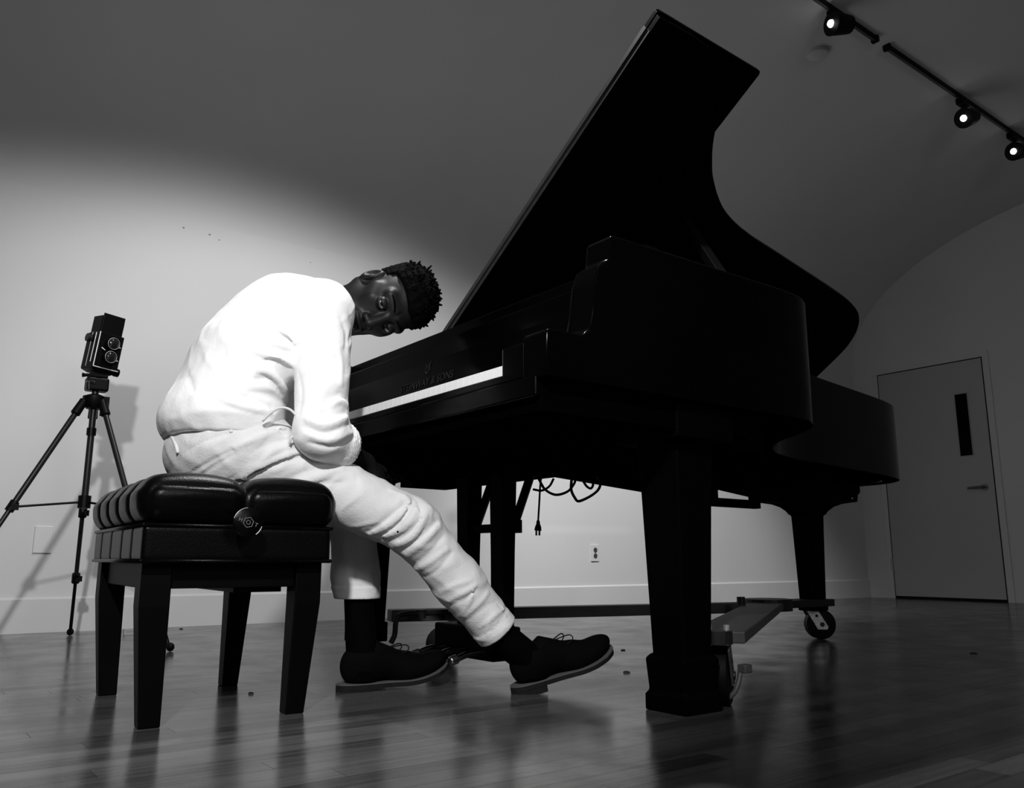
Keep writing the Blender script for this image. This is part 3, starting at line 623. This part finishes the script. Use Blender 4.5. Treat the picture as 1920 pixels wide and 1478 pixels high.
for v0, v1, r in (((-.047, -.02, .125), (-.063, -.02, .125), .017), ((.047, .012, .018), (.062, .012, .018), .017)):
    MB().cyl(CMX(v0), CMX(v1), r, 24).out('focus_knob' if v0[0] > 0 else 'winding_knob', M_grey_t if v0[0] < 0 else M_blk, tlr, smooth=True, auto=40)
MB().tube([CMX((.047, 0, .138)), CMX((.058, .004, .133))], .003, 8).out('strap_lug', M_grey_t, tlr)

# ------------------------------------------------------------------ the pianist
per = thing('person', (-.30, .86, 0), 'pianist in white shirt and pale trousers hunched on the bench, looking sideways at the camera', 'person')
A3 = lambda *v: np.array(v, float)
# joints
HIP = {1: A3(-.295, .765, .590), -1: A3(-.295, .955, .590)}         # 1 = his right side, towards the camera
KNE = {1: A3(.066, .610, .418), -1: A3(.045, .905, .468)}
ANK = {1: A3(.318, .550, .128), -1: A3(.052, .845, .120)}
SHO = {1: A3(-.170, .672, .952), -1: A3(-.105, 1.035, 1.000)}
ELB = {1: A3(-.186, .622, .628), -1: A3(-.080, 1.060, .700)}
WRI = {1: A3(-.006, .742, .582), -1: A3(.050, .860, .585)}
SP = [A3(-.330, .86, .600), A3(-.345, .86, .715), A3(-.290, .86, .842), A3(-.200, .855, .945), A3(-.125, .85, .980)]   # pelvis to neck base
HSC = 1.09; _r = unproj_ray(725, 569); HC = CAM + _r * ((.745 - CAM[1]) / _r[1])                                          # head centre
# head frame: Hh crown, Hn face, He right ear
hr = math.radians(9); ha = math.radians(29)
bh = math.cos(hr) * CR + math.sin(hr) * CU; bp_ = -math.sin(hr) * CR + math.cos(hr) * CU; bt = -CF
Hh = bh; Hn = math.cos(ha) * bt - math.sin(ha) * bp_; He = np.cross(Hn, Hh)
HM = np.stack([He, Hn, Hh])                                          # world -> head axes
def headw(v): return HC + HSC * (np.asarray(v, float) @ HM)
def head_sdf(p):
    q = (p - HC) @ HM.T / HSC; X = np.abs(q[:, 0]); s = np.stack([X, q[:, 1], q[:, 2]], 1)
    d = ell(q, (0, -.018, .030), (.074, .097, .082))
    d = smin(d, ell(q, (0, .022, -.030), (.064, .068, .082)), .03)
    d = smin(d, cap(s, (.0, .070, -.098), (.018, .066, -.096), .019, .018), .03)          # chin
    d = smin(d, cap(s, (.022, .056, -.096), (.060, -.012, -.058), .014, .016), .03)       # jaw line
    d = smin(d, cap(s, (.010, .083, .026), (.046, .066, .024), .011, .012), .018)         # brow
    d = smin(d, cap(s, (.046, .058, -.022), (.060, .030, -.012), .013, .010), .022)       # cheekbone
    d = smax(d, -ell(s, (.032, .098, .002), (.017, .014, .010)), .012)                    # eye socket
    d = smin(d, cap(q, (0, .090, .008), (0, .112, -.036), .0085, .012), .012)             # nose
    d = smin(d, ell(s, (.014, .100, -.041), (.010, .012, .009)), .007)
    d = smax(d, -ell(s, (.0085, .105, -.0515), (.0045, .006, .004)), .004)                # nostril
    d = smin(d, ell(q, (0, .084, -.066), (.027, .016, .018)), .014)                       # mouth mound
    d = smin(d, ell(q, (0, .097, -.0625), (.023, .009, .0058)), .005); d = smin(d, ell(q, (0, .096, -.0755), (.020, .010, .0068)), .005)
    d = smax(d, -ell(q, (0, .106, -.0685), (.026, .009, .0014)), .003)
    lid_u = ell(s, (.032, .079, .0035), (.0165, .0155, .0125)); lid_u = smax(lid_u, -(s[:, 2] - .0024 + (s[:, 0] - .032) ** 2 * 18), .002)
    lid_l = ell(s, (.032, .078, -.002), (.0165, .0150, .0125)); lid_l = smax(lid_l, (s[:, 2] + .0040 - (s[:, 0] - .032) ** 2 * 12), .002)
    d = smin(d, smin(lid_u, lid_l, .003), .004)
    # ear
    e = ell(s, (.076, -.012, -.020), (.011, .020, .032)); e = smax(e, -ell(s, (.085, -.009, -.018), (.007, .011, .019)), .005)
    e = smin(e, ell(s, (.080, .004, -.024), (.004, .004, .007)), .004)
    return smin(d, e, .006) * HSC
# hands: local chain in world space
def hand_sdf(p, wr, dirn, side, palm_n, curl):
    dirn = dirn / np.linalg.norm(dirn); pn = palm_n - dirn * (palm_n @ dirn); pn /= np.linalg.norm(pn); sv = np.cross(dirn, pn) * side
    kn = wr + dirn * .088
    d = cap(p, wr, wr + dirn * .045, .026, .027)
    q = p - (wr + dirn * .055); loc = np.stack([q @ dirn, q @ sv, q @ pn], 1); d = smin(d, ell(loc, (0, 0, 0), (.052, .042, .017)), .015)
    for i, (off, ln) in enumerate(((.030, .90), (.010, 1.0), (-.010, .94), (-.029, .74))):
        a = kn + sv * off; v = dirn.copy(); segs = [.043, .028, .022]; r = .0098
        for j, sl in enumerate(segs):
            an = curl * (.35, .75, .5)[j] * (1 + .12 * i); v = v * math.cos(an) + pn * math.sin(an); v /= np.linalg.norm(v)
            b = a + v * sl * ln; dd = cap(p, a, b, r, r * .9); d = smin(d, dd, .006 if j == 0 else .004); a = b; r *= .9
    a = wr + dirn * .025 + sv * .028 + pn * .006; v = dirn * .6 + sv * .65 + pn * .35; v /= np.linalg.norm(v)
    for j, sl in enumerate((.042, .032, .026)):
        b = a + v * sl; d = smin(d, cap(p, a, b, (.0135, .0112, .0102)[j], (.0115, .0105, .009)[j]), .008); a = b; v = v * .8 + dirn * .5 + pn * .25; v /= np.linalg.norm(v)
    return d
HD = {1: A3(.55, .10, -.80), -1: A3(.50, -.15, -.85)}; HPN = {1: A3(-.2, 1, .1), -1: A3(-.2, -1, .1)}
def torso(p, grow, upto=5, lo=0):
    s = .66; c = .86; q = np.stack([p[:, 0], c + (p[:, 1] - c) * s, p[:, 2]], 1); d = None
    R = [.100, .094, .106, .110, .080]
    for i in range(lo, upto - 1):
        a = SP[i].copy(); b = SP[i + 1].copy(); a[1] = b[1] = c
        e = cap(q, a, b, R[i] + grow, R[i + 1] + grow); d = e if d is None else smin(d, e, .085)
    return d
def body_sdf(p):
    d = np.full(len(p), 1.0)
    near = np.linalg.norm(p - HC, axis=1) < .24
    d = np.minimum(d, cap(p, SP[4] + (.0, -.01, .012), HC + Hh * -.050 + Hn * -.035, .060, .056))
    if near.any(): d[near] = smin(head_sdf(p[near]), d[near], .03)
    d = smin(d, torso(p, -.022), .04)
    for sd in (1, -1):
        d = smin(d, cap(p, SP[3], SHO[sd], .06, .045), .04)
        arm_ = smin(cap(p, SHO[sd], ELB[sd], .046, .038), cap(p, ELB[sd], WRI[sd], .038, .027), .02); d = smin(d, arm_, .03)
        hn = np.linalg.norm(p - WRI[sd], axis=1) < .3
        if hn.any(): d[hn] = smin(d[hn], hand_sdf(p[hn], WRI[sd], HD[sd], 1 if sd == 1 else -1, HPN[sd], .55), .015)
        d = smin(d, smin(cap(p, HIP[sd], KNE[sd], .062, .040), cap(p, KNE[sd], ANK[sd], .040, .030), .03), .05)
    return d
pos, Q = sdf_mesh(body_sdf, (-.5, .4, .05), (.42, 1.3, 1.2), .0028)
bod = mk('body', pos, Q, M_skin, per, smooth=True)
# eyes
for sx in (1, -1):
    ec = headw((sx * .032, .0795, .0005)); look = (CAM - ec) / np.linalg.norm(CAM - ec)
    eb = MB().ball(ec, .0128 * HSC, 20, 14).out('eyeball', M_sclera, per, smooth=True)
    MB().tube([ec + look * a * HSC for a in (.0106, .0124, .0132, .0134)], [.0068, .0062, .0038, .0005], 20).out('iris', M_iris, eb, smooth=True)
    bw_ = [headw((sx * x, y, z)) for x, y, z in ((.012, .0955, .0275), (.026, .093, .031), (.042, .083, .0315), (.054, .069, .026))]
    MB().tube(smooth_path(bw_, 5), [.0024] * 5 + [.003] * 5 + [.0024] * 5 + [.001], 8).out('eyebrow', M_hair, per, smooth=True)
# hair: dense cap plus short twists
def nz(p, s, seed):
    r = np.random.default_rng(seed); o = np.zeros(len(p))
    for _ in range(7): k = r.normal(size=3); k = k / np.linalg.norm(k) * s * r.uniform(.6, 1.6); o += np.sin(p @ k + r.uniform(0, 6.28))
    return o / 7
def hairline(q): return q[:, 2] - .52 * q[:, 1] - .018 - .02 * np.clip(np.abs(q[:, 0]) / .07, 0, 1) * (q[:, 1] > 0)
def hair_sdf(p):
    q = (p - HC) @ HM.T / HSC
    d = ell(q, (0, -.022, .036), (.080, .104, .090)); d = smin(d, ell(q, (0, -.024, .066), (.070, .092, .060)), .03)
    d = d + .006 * nz(p, 260, 3) + .004 * nz(p, 520, 4)
    return smax(d, -hairline(q) , .012)
pos, Q = sdf_mesh(lambda p: hair_sdf(p) * HSC, HC - .24, HC + .24, .0034)
hv = MB(); hv.V = [tuple(v) for v in pos]; hv.F = Q.tolist()
r2 = np.random.default_rng(11); nt_ = 0
while nt_ < 420:
    v = r2.normal(size=3); v /= np.linalg.norm(v)
    q = np.array([0, -.024, .064]) + v * np.array([.072, .094, .062])
    if q[2] - .52 * q[1] < .055 or v[2] < .0: continue
    ln = r2.uniform(.006, .014) * (1.7 if (nt_ % 9 == 0 and v[2] > .6) else 1.0); dr = v + r2.normal(size=3) * .35; dr /= np.linalg.norm(dr); bend = r2.normal(size=3) * .5
    P_ = [headw(q + dr * t * ln + bend * ln * t * t * .5) for t in (-.3, .2, .6, 1.0)]
    hv.tube(P_, [.0052, .0050, .0042, .0022], 5); nt_ += 1
hv.out('hair', M_hair, per, smooth=True)

# ---- clothing with folds; folds are given where the cloth shows them and carried onto the surface
def march_many(f, pts):
    R = np.array([unproj_ray(x, y) for x, y in pts]); t = np.full(len(R), .9); live = np.ones(len(R), bool)
    for _ in range(70):
        d = f(CAM + R[live] * t[live][:, None]); t[live] += np.where(d < .0008, 0, np.maximum(d * .75, .0015)); idx = np.where(live)[0]; live[idx[(d < .0008) | (t[idx] > 4)]] = False
        if not live.any(): break
    return [CAM + R[i] * t[i] if t[i] < 3.9 else None for i in range(len(R))]
def march(f, px, py): return march_many(f, [(px, py)])[0]
def make_folds(f, lst):
    pp = [smooth_path([(x, y, 0) for x, y in pts], 4) for pts, wd, am in lst]; q = march_many(f, [(c[0], c[1]) for P_ in pp for c in P_]); out = []; i = 0
    for P_, (pts, wd, am) in zip(pp, lst):
        k = q[i:i + len(P_)]; i += len(P_); n = len(k)
        for j in range(n - 1):
            if k[j] is not None and k[j + 1] is not None and np.linalg.norm(k[j] - k[j + 1]) < .08:
                taper = math.sin(math.pi * (j + 1) / (n + 1)) ** .6; out.append((k[j], k[j + 1], wd, am * 1.5 * taper))
    return out
def fold_disp(p, folds):
    d = np.zeros(len(p))
    for a, b, wd, am in folds:
        lo_ = np.minimum(a, b) - 3 * wd; hi_ = np.maximum(a, b) + 3 * wd
        s = ((p > lo_) & (p < hi_)).all(1)
        if not s.any(): continue
        q = p[s]; ba = b - a; tt = np.clip((q - a) @ ba / (ba @ ba), 0, 1); r2_ = ((q - a - tt[:, None] * ba) ** 2).sum(1)
        v = am * (np.exp(-r2_ / (wd * wd)) if am > 0 else np.exp(-(r2_ / (wd * wd)) ** .6)); d[s] = np.where(np.abs(v) > np.abs(d[s]), v, d[s])
    return d
CUFA = {1: ELB[1] + (WRI[1] - ELB[1]) * .36, -1: ELB[-1] + (WRI[-1] - ELB[-1]) * .4}
HEMN = A3(.03, 0, 1); HEMN /= np.linalg.norm(HEMN); HEM0 = A3(-.40, .86, .628)
def shirt_base(p):
    d = torso(p, .008, 5, 0)
    d = smin(d, ell(p, (-.352, .86, .672), (.138, .180, .075)), .06)                          # blousing over the waistband
    d = smax(d, -((p - HEM0) @ HEMN) + .004 * nz(p * A3(1, 1, .1), 60, 8), .006)
    for sd in (1, -1):
        d = smin(d, cap(p, SP[3] + (.01, 0, .0), SHO[sd], .094, .072), .05)
        sl = smin(cap(p, SHO[sd], ELB[sd] + (0, 0, .03), .071, .062), cap(p, ELB[sd], CUFA[sd], .060, .058), .03)
        d = smin(d, sl, .02)
    return d
ARMD = WRI[1] - ELB[1]; ARMD /= np.linalg.norm(ARMD); ARML = WRI[-1] - ELB[-1]; ARML /= np.linalg.norm(ARML)
NKD = HC - SP[4]; NKD /= np.linalg.norm(NKD)
shirt_f = make_folds(shirt_base, [
    (((520, 598), (535, 610), (550, 626)), .006, -.004), (((505, 592), (540, 625), (552, 640)), .009, .004), (((500, 622), (530, 634), (553, 642)), .006, -.004),
    (((475, 638), (510, 652), (545, 662)), .006, -.0035), (((470, 655), (520, 672), (552, 682)), .008, .004),
    (((498, 684), (515, 676), (530, 690), (545, 730), (552, 745)), .008, -.008), (((480, 690), (510, 702), (535, 730)), .008, .005), (((480, 712), (505, 712), (530, 742)), .007, -.005),
    (((470, 735), (510, 742), (545, 760)), .008, -.005), (((430, 745), (470, 748), (510, 765)), .007, -.004), (((410, 742), (450, 760), (505, 772)), .009, .004),
    (((340, 775), (400, 770), (470, 775)), .010, .0012), (((352, 700), (364, 735)), .006, -.0015), (((380, 660), (400, 690)), .008, .001),
    (((640, 600), (650, 625), (648, 655)), .006, -.006), (((655, 590), (662, 612), (655, 640)), .006, -.005), (((630, 640), (640, 680), (638, 720)), .007, .003),
    (((625, 745), (640, 738), (655, 752)), .007, -.006), (((620, 760), (640, 752), (660, 768)), .007, .005), (((600, 772), (630, 778), (655, 770)), .006, -.004),
    (((575, 785), (610, 795), (650, 782)), .007, .004), (((570, 800), (610, 812), (655, 796)), .005, -.005), (((575, 815), (615, 826), (660, 812)), .006, .004),
    (((580, 830), (620, 838), (664, 822)), .004, -.004), (((610, 700), (600, 740), (590, 780)), .012, .004), (((560, 700), (565, 740), (560, 775)), .006, -.003)])
def shirt_sdf(p):
    d = shirt_base(p)
    d = d - fold_disp(p, shirt_f) - .0020 * nz(p * A3(1, 1, 1.4), 46, 21) - .0010 * nz(p, 120, 22) - .0016 * np.exp(-(nz(p, 40, 43) * 6) ** 2)
    for sd, av in ((1, ARMD), (-1, ARML)):
        s = np.linalg.norm(p - CUFA[sd], axis=1) < .125
        if s.any(): d[s] = smax(d[s], (p[s] - CUFA[sd]) @ av - .012, .006)
        # rolled cuff
        q = p - (CUFA[sd] + av * -.008); t_ = q @ av; rad = np.linalg.norm(q - t_[:, None] * av, axis=1); tor = np.sqrt((rad - .051) ** 2 + (t_ * .45) ** 2) - .0125
        tor = tor + .0015 * np.sin(t_ * 900)
        d = np.where(np.abs(tor) < .05, smin(d, tor, .004), d)
    s = np.linalg.norm(p - SP[4] - NKD * .06, axis=1) < .13
    if s.any(): d[s] = smax(d[s], (p[s] - (SP[4] + NKD * .05)) @ NKD, .008)
    return d
pos, Q = sdf_mesh(shirt_sdf, (-.58, .5, .52), (.12, 1.25, 1.15), .0036)
shirt = mk('shirt', pos, Q, M_shirt, per, smooth=True)

def leg_dir(sd): v = ANK[sd] - KNE[sd]; return v / np.linalg.norm(v)
CUT = {1: ANK[1] - leg_dir(1) * .035, -1: A3(.052, .866, .232)}
CN = {1: leg_dir(1), -1: A3(0, 0, -1)}
def trou_base(p):
    d = ell(p, (-.325, .86, .592), (.148, .186, .108)); d = smin(d, cap(p * A3(1, .68, 1), A3(-.33, .86 * .68, .60), A3(-.325, .86 * .68, .68), .118, .104), .04)
    for sd in (1, -1):
        d = smin(d, cap(p, HIP[sd], KNE[sd], .092, .066), .05)
        d = smin(d, smin(cap(p, KNE[sd], KNE[sd] * .5 + ANK[sd] * .5, .064, .061), cap(p, KNE[sd] * .5 + ANK[sd] * .5, ANK[sd], .061, .0515), .02), .03)
    return d
Z = lambda *pts: [(600 + x / 3.2, 880 + y / 3.2) for x, y in pts]
trou_f = make_folds(trou_base, [
    (Z((290, 375), (400, 300), (505, 215)), .006, -.005), (Z((300, 395), (420, 330), (520, 240)), .008, .005), (Z((345, 400), (470, 330), (560, 190)), .006, -.005), (Z((395, 400), (500, 350), (585, 240)), .008, .005),
    (Z((400, 430), (530, 390), (640, 270)), .006, -.006), (Z((430, 470), (560, 400), (655, 240)), .008, .006), (Z((450, 500), (590, 420), (700, 310)), .006, -.006), (Z((490, 540), (620, 440), (715, 340)), .008, .005),
    (Z((530, 590), (640, 520), (740, 400)), .006, -.005), (Z((550, 620), (660, 560), (760, 480)), .006, .004), (Z((600, 660), (700, 610), (790, 500)), .005, -.003), (Z((430, 130), (500, 160), (540, 200)), .007, .005), (Z((560, 170), (590, 200), (600, 250)), .006, -.004), (Z((640, 220), (665, 240), (660, 280)), .006, .004),
    (Z((720, 740), (800, 700), (900, 670)), .006, .0025), (Z((770, 790), (860, 740), (930, 700)), .005, .003), (Z((780, 820), (880, 770), (940, 720)), .005, -.003), (Z((850, 870), (890, 810), (920, 730)), .005, .003), (Z((870, 880), (960, 800), (1010, 740)), .006, .003),
    (Z((900, 900), (990, 830), (1060, 790)), .006, -.003), (Z((960, 950), (1040, 890), (1100, 840)), .005, .003), (Z((990, 1000), (1070, 940), (1130, 880)), .005, -.003), (Z((1010, 1030), (1080, 980), (1140, 930)), .004, .003), (Z((1060, 800), (1100, 850), (1150, 880)), .004, -.0025),
    (((430, 910), (480, 885), (540, 862), (590, 850)), .007, -.006), (((440, 905), (500, 870), (560, 848)), .010, .005), (((520, 912), (570, 885), (620, 872)), .006, -.006), (((540, 918), (590, 898), (640, 880)), .009, .004), (((560, 925), (600, 908), (640, 905)), .006, -.004),
    (((480, 880), (510, 850), (550, 835)), .008, .004), (((470, 850), (510, 830), (555, 822)), .006, -.004), (((440, 840), (480, 822), (540, 800)), .007, .003), (((500, 800), (530, 808), (556, 812)), .006, -.004), (((345, 850), (380, 830), (425, 815)), .005, -.0025), (((350, 830), (390, 812), (430, 806)), .006, .002),
    (((352, 892), (390, 868), (436, 845)), .0035, -.004), (((372, 896), (405, 872), (438, 852)), .0035, -.003), (((660, 1010), (665, 1060), (660, 1100)), .012, -.004), (((700, 1030), (690, 1070), (700, 1110)), .010, .004)])
def trou_sdf(p):
    d = trou_base(p)
    d = d - fold_disp(p, trou_f) - .0018 * nz(p, 60, 31) - .0010 * nz(p, 150, 32) - .0024 * np.exp(-(nz(p, 48, 41) * 6) ** 2)
    d = smax(d, (p - A3(-.33, .86, .676)) @ A3(-.10, 0, .995), .006)
    for sd in (1, -1):
        s = np.linalg.norm(p - CUT[sd], axis=1) < .16
        if s.any():
            t_ = (p[s] - CUT[sd]) @ CN[sd]; e = d[s] - .0025 * (np.abs(t_ + .016) < .016); d[s] = smax(e, t_, .003)
            q = p[s]; ax_ = np.linalg.norm((q - CUT[sd]) - ((q - CUT[sd]) @ CN[sd])[:, None] * CN[sd], axis=1)
    return d
pos, Q = sdf_mesh(trou_sdf, (-.54, .44, .06), (.42, 1.12, .75), .0036)
trou = mk('trousers', pos, Q, M_pants, per, smooth=True)
# belt loops, drawstring
def ribbon(name, pxs, f, r, mt, parent, lift=.004):
    q = [march(f, *c) for c in pxs]; q = [c - CF * lift for c in q if c is not None]; return MB().tube(smooth_path(q, 4), r, 6).out(name, mt, parent, smooth=True)
for a in (((430, 783), (432, 800), (434, 812)), ((322, 818), (330, 835), (334, 850))): ribbon('belt_loop', a, trou_base, .0045, M_pants, trou, .0008)
ds = [march(trou_base, 497, 790), None]
MB().tube(smooth_path([atY(492, 790, .655), atY(508, 774, .645), atY(525, 765, .64), atY(543, 768, .635), atY(557, 782, .63), atY(562, 798, .63), atY(556, 812, .635), atY(546, 822, .64), atY(543, 832, .645)], 6), .0032, 8).out('drawstring', M_cord, trou, smooth=True)
# socks and shoes
for sd, heel, toe, pitch, lab in ((1, A3(.344, .545, .0), A3(.60, .487, 0), 12, None), (-1, A3(-.004, .835, 0), A3(.30, .790, 0), 1.0, None)):
    fd = toe - heel; fd /= np.linalg.norm(fd); sv = A3(-fd[1], fd[0], 0); pt = math.radians(pitch); fx_ = fd * math.cos(pt) + A3(0, 0, math.sin(pt)); fz = -fd * math.sin(pt) + A3(0, 0, math.cos(pt))
    W2 = lambda v, heel=heel, fx_=fx_, sv=sv, fz=fz: heel + np.outer(v[:, 0], fx_) + np.outer(v[:, 1], sv) + np.outer(v[:, 2], fz)
    bendk = 1.5 if sd == 1 else 1.9
    bendf = lambda x, k=bendk: k * np.clip(x - .165, 0, None) ** 2
    hw = lambda x: np.interp(x, [-.012, 0, .02, .06, .12, .18, .22, .26, .285, .297, .302], [0, .018, .029, .034, .035, .045, .048, .043, .030, .014, 0])
    def upper(v):
        q = v.copy(); q[:, 2] -= bendf(v[:, 0])
        d = ell(q, (.058, 0, .062), (.060, .036, .058)); d = smin(d, cap(q * A3(1, .95, 1), (.075, 0, .078), (.17, 0, .052), .042, .038), .03); d = smin(d, ell(q, (.215, 0, .040), (.082, .046, .036)), .03)
        d = smax(d, .018 - q[:, 2], .004); d = smax(d, q[:, 2] - np.interp(q[:, 0], [0, .03, .08, .12, .14], [.105, .098, .098, .115, .12]), .004)
        d = smax(d, -cap(q, (.062, 0, .085), (.058, 0, .16), .031, .038), .006)
        return d - .0012 * nz(v, 90, 5)
    pos, Q = sdf_mesh(upper, (-.03, -.07, -.0), (.33, .07, .20), .0034)
    sh = mk('shoe', W2(pos), Q, M_suede, per, smooth=True)
    def sole_loft(z0, z1, grow, x0, x1, name, mt):
        xs_ = np.linspace(x0, x1, 40); up_ = []; 
        L_ = [(x, -hw(x) - grow * (hw(x) > 0)) for x in xs_] + [(x, hw(x) + grow * (hw(x) > 0)) for x in xs_[::-1]]
        n_ = len(L_); V = np.array([(x, y, z0 + bendf(x)) for x, y in L_] + [(x, y, z1 + bendf(x)) for x, y in L_])
        k_ = len(xs_); F = [(i, i + 1, n_ - 2 - i, n_ - 1 - i) for i in range(k_ - 1)]; F = [f_[::-1] for f_ in F] + [tuple(n_ + a for a in f_) for f_ in F]
        F += [(i, (i + 1) % n_, n_ + (i + 1) % n_, n_ + i) for i in range(n_)]
        return mk(name, W2(V), F, mt, sh)
    z_off = .016
    sole_loft(.0172, .0203, .004, -.012, .302, 'welt', M_welt); sole_loft(.006, .0172, .003, -.012, .302, 'sole', M_sole); sole_loft(-.010, .006, .002, -.012, .075, 'heel', M_sole)
    sk = MB(); a0 = W2(np.array([[.058, 0, .045]]))[0]; a1 = CUT[sd] - CN[sd] * .05; 
    sk.tube(smooth_path([a0 - fz * .02, a0 + fz * .02, a0 * .45 + a1 * .55, a1], 6), [.040] * 6 + [.041] * 6 + [.040] * 6 + [.043], 20).out('sock', M_sock, per, smooth=True)
    MB().tube(W2(np.array([[.055, 0, .06], [.10, 0, .09], [.14, 0, .075]])), [.036, .034, .026], 16).out('tongue', M_suede, sh, smooth=True)
    for i, x in enumerate((.118, .136, .154)):
        zt = .098 - (x - .118) * .55
        MB().tube(smooth_path(W2(np.array([[x, -.026, zt - .018], [x + .004, -.012, zt - .001], [x + .004, .012, zt - .001], [x, .026, zt - .018]])), 5), .0022, 6).out('lace', M_lace, sh, smooth=True)
    for s in (-1, 1):
        MB().tube(smooth_path(W2(np.array([[.125, 0, .100], [.150, s * .012, .106], [.172, s * .022, .108], [.178, s * .026, .098], [.165, s * .022, .088], [.14, s * .008, .092]])), 5), .0017, 6).out('lace_bow', M_lace, sh, smooth=True)
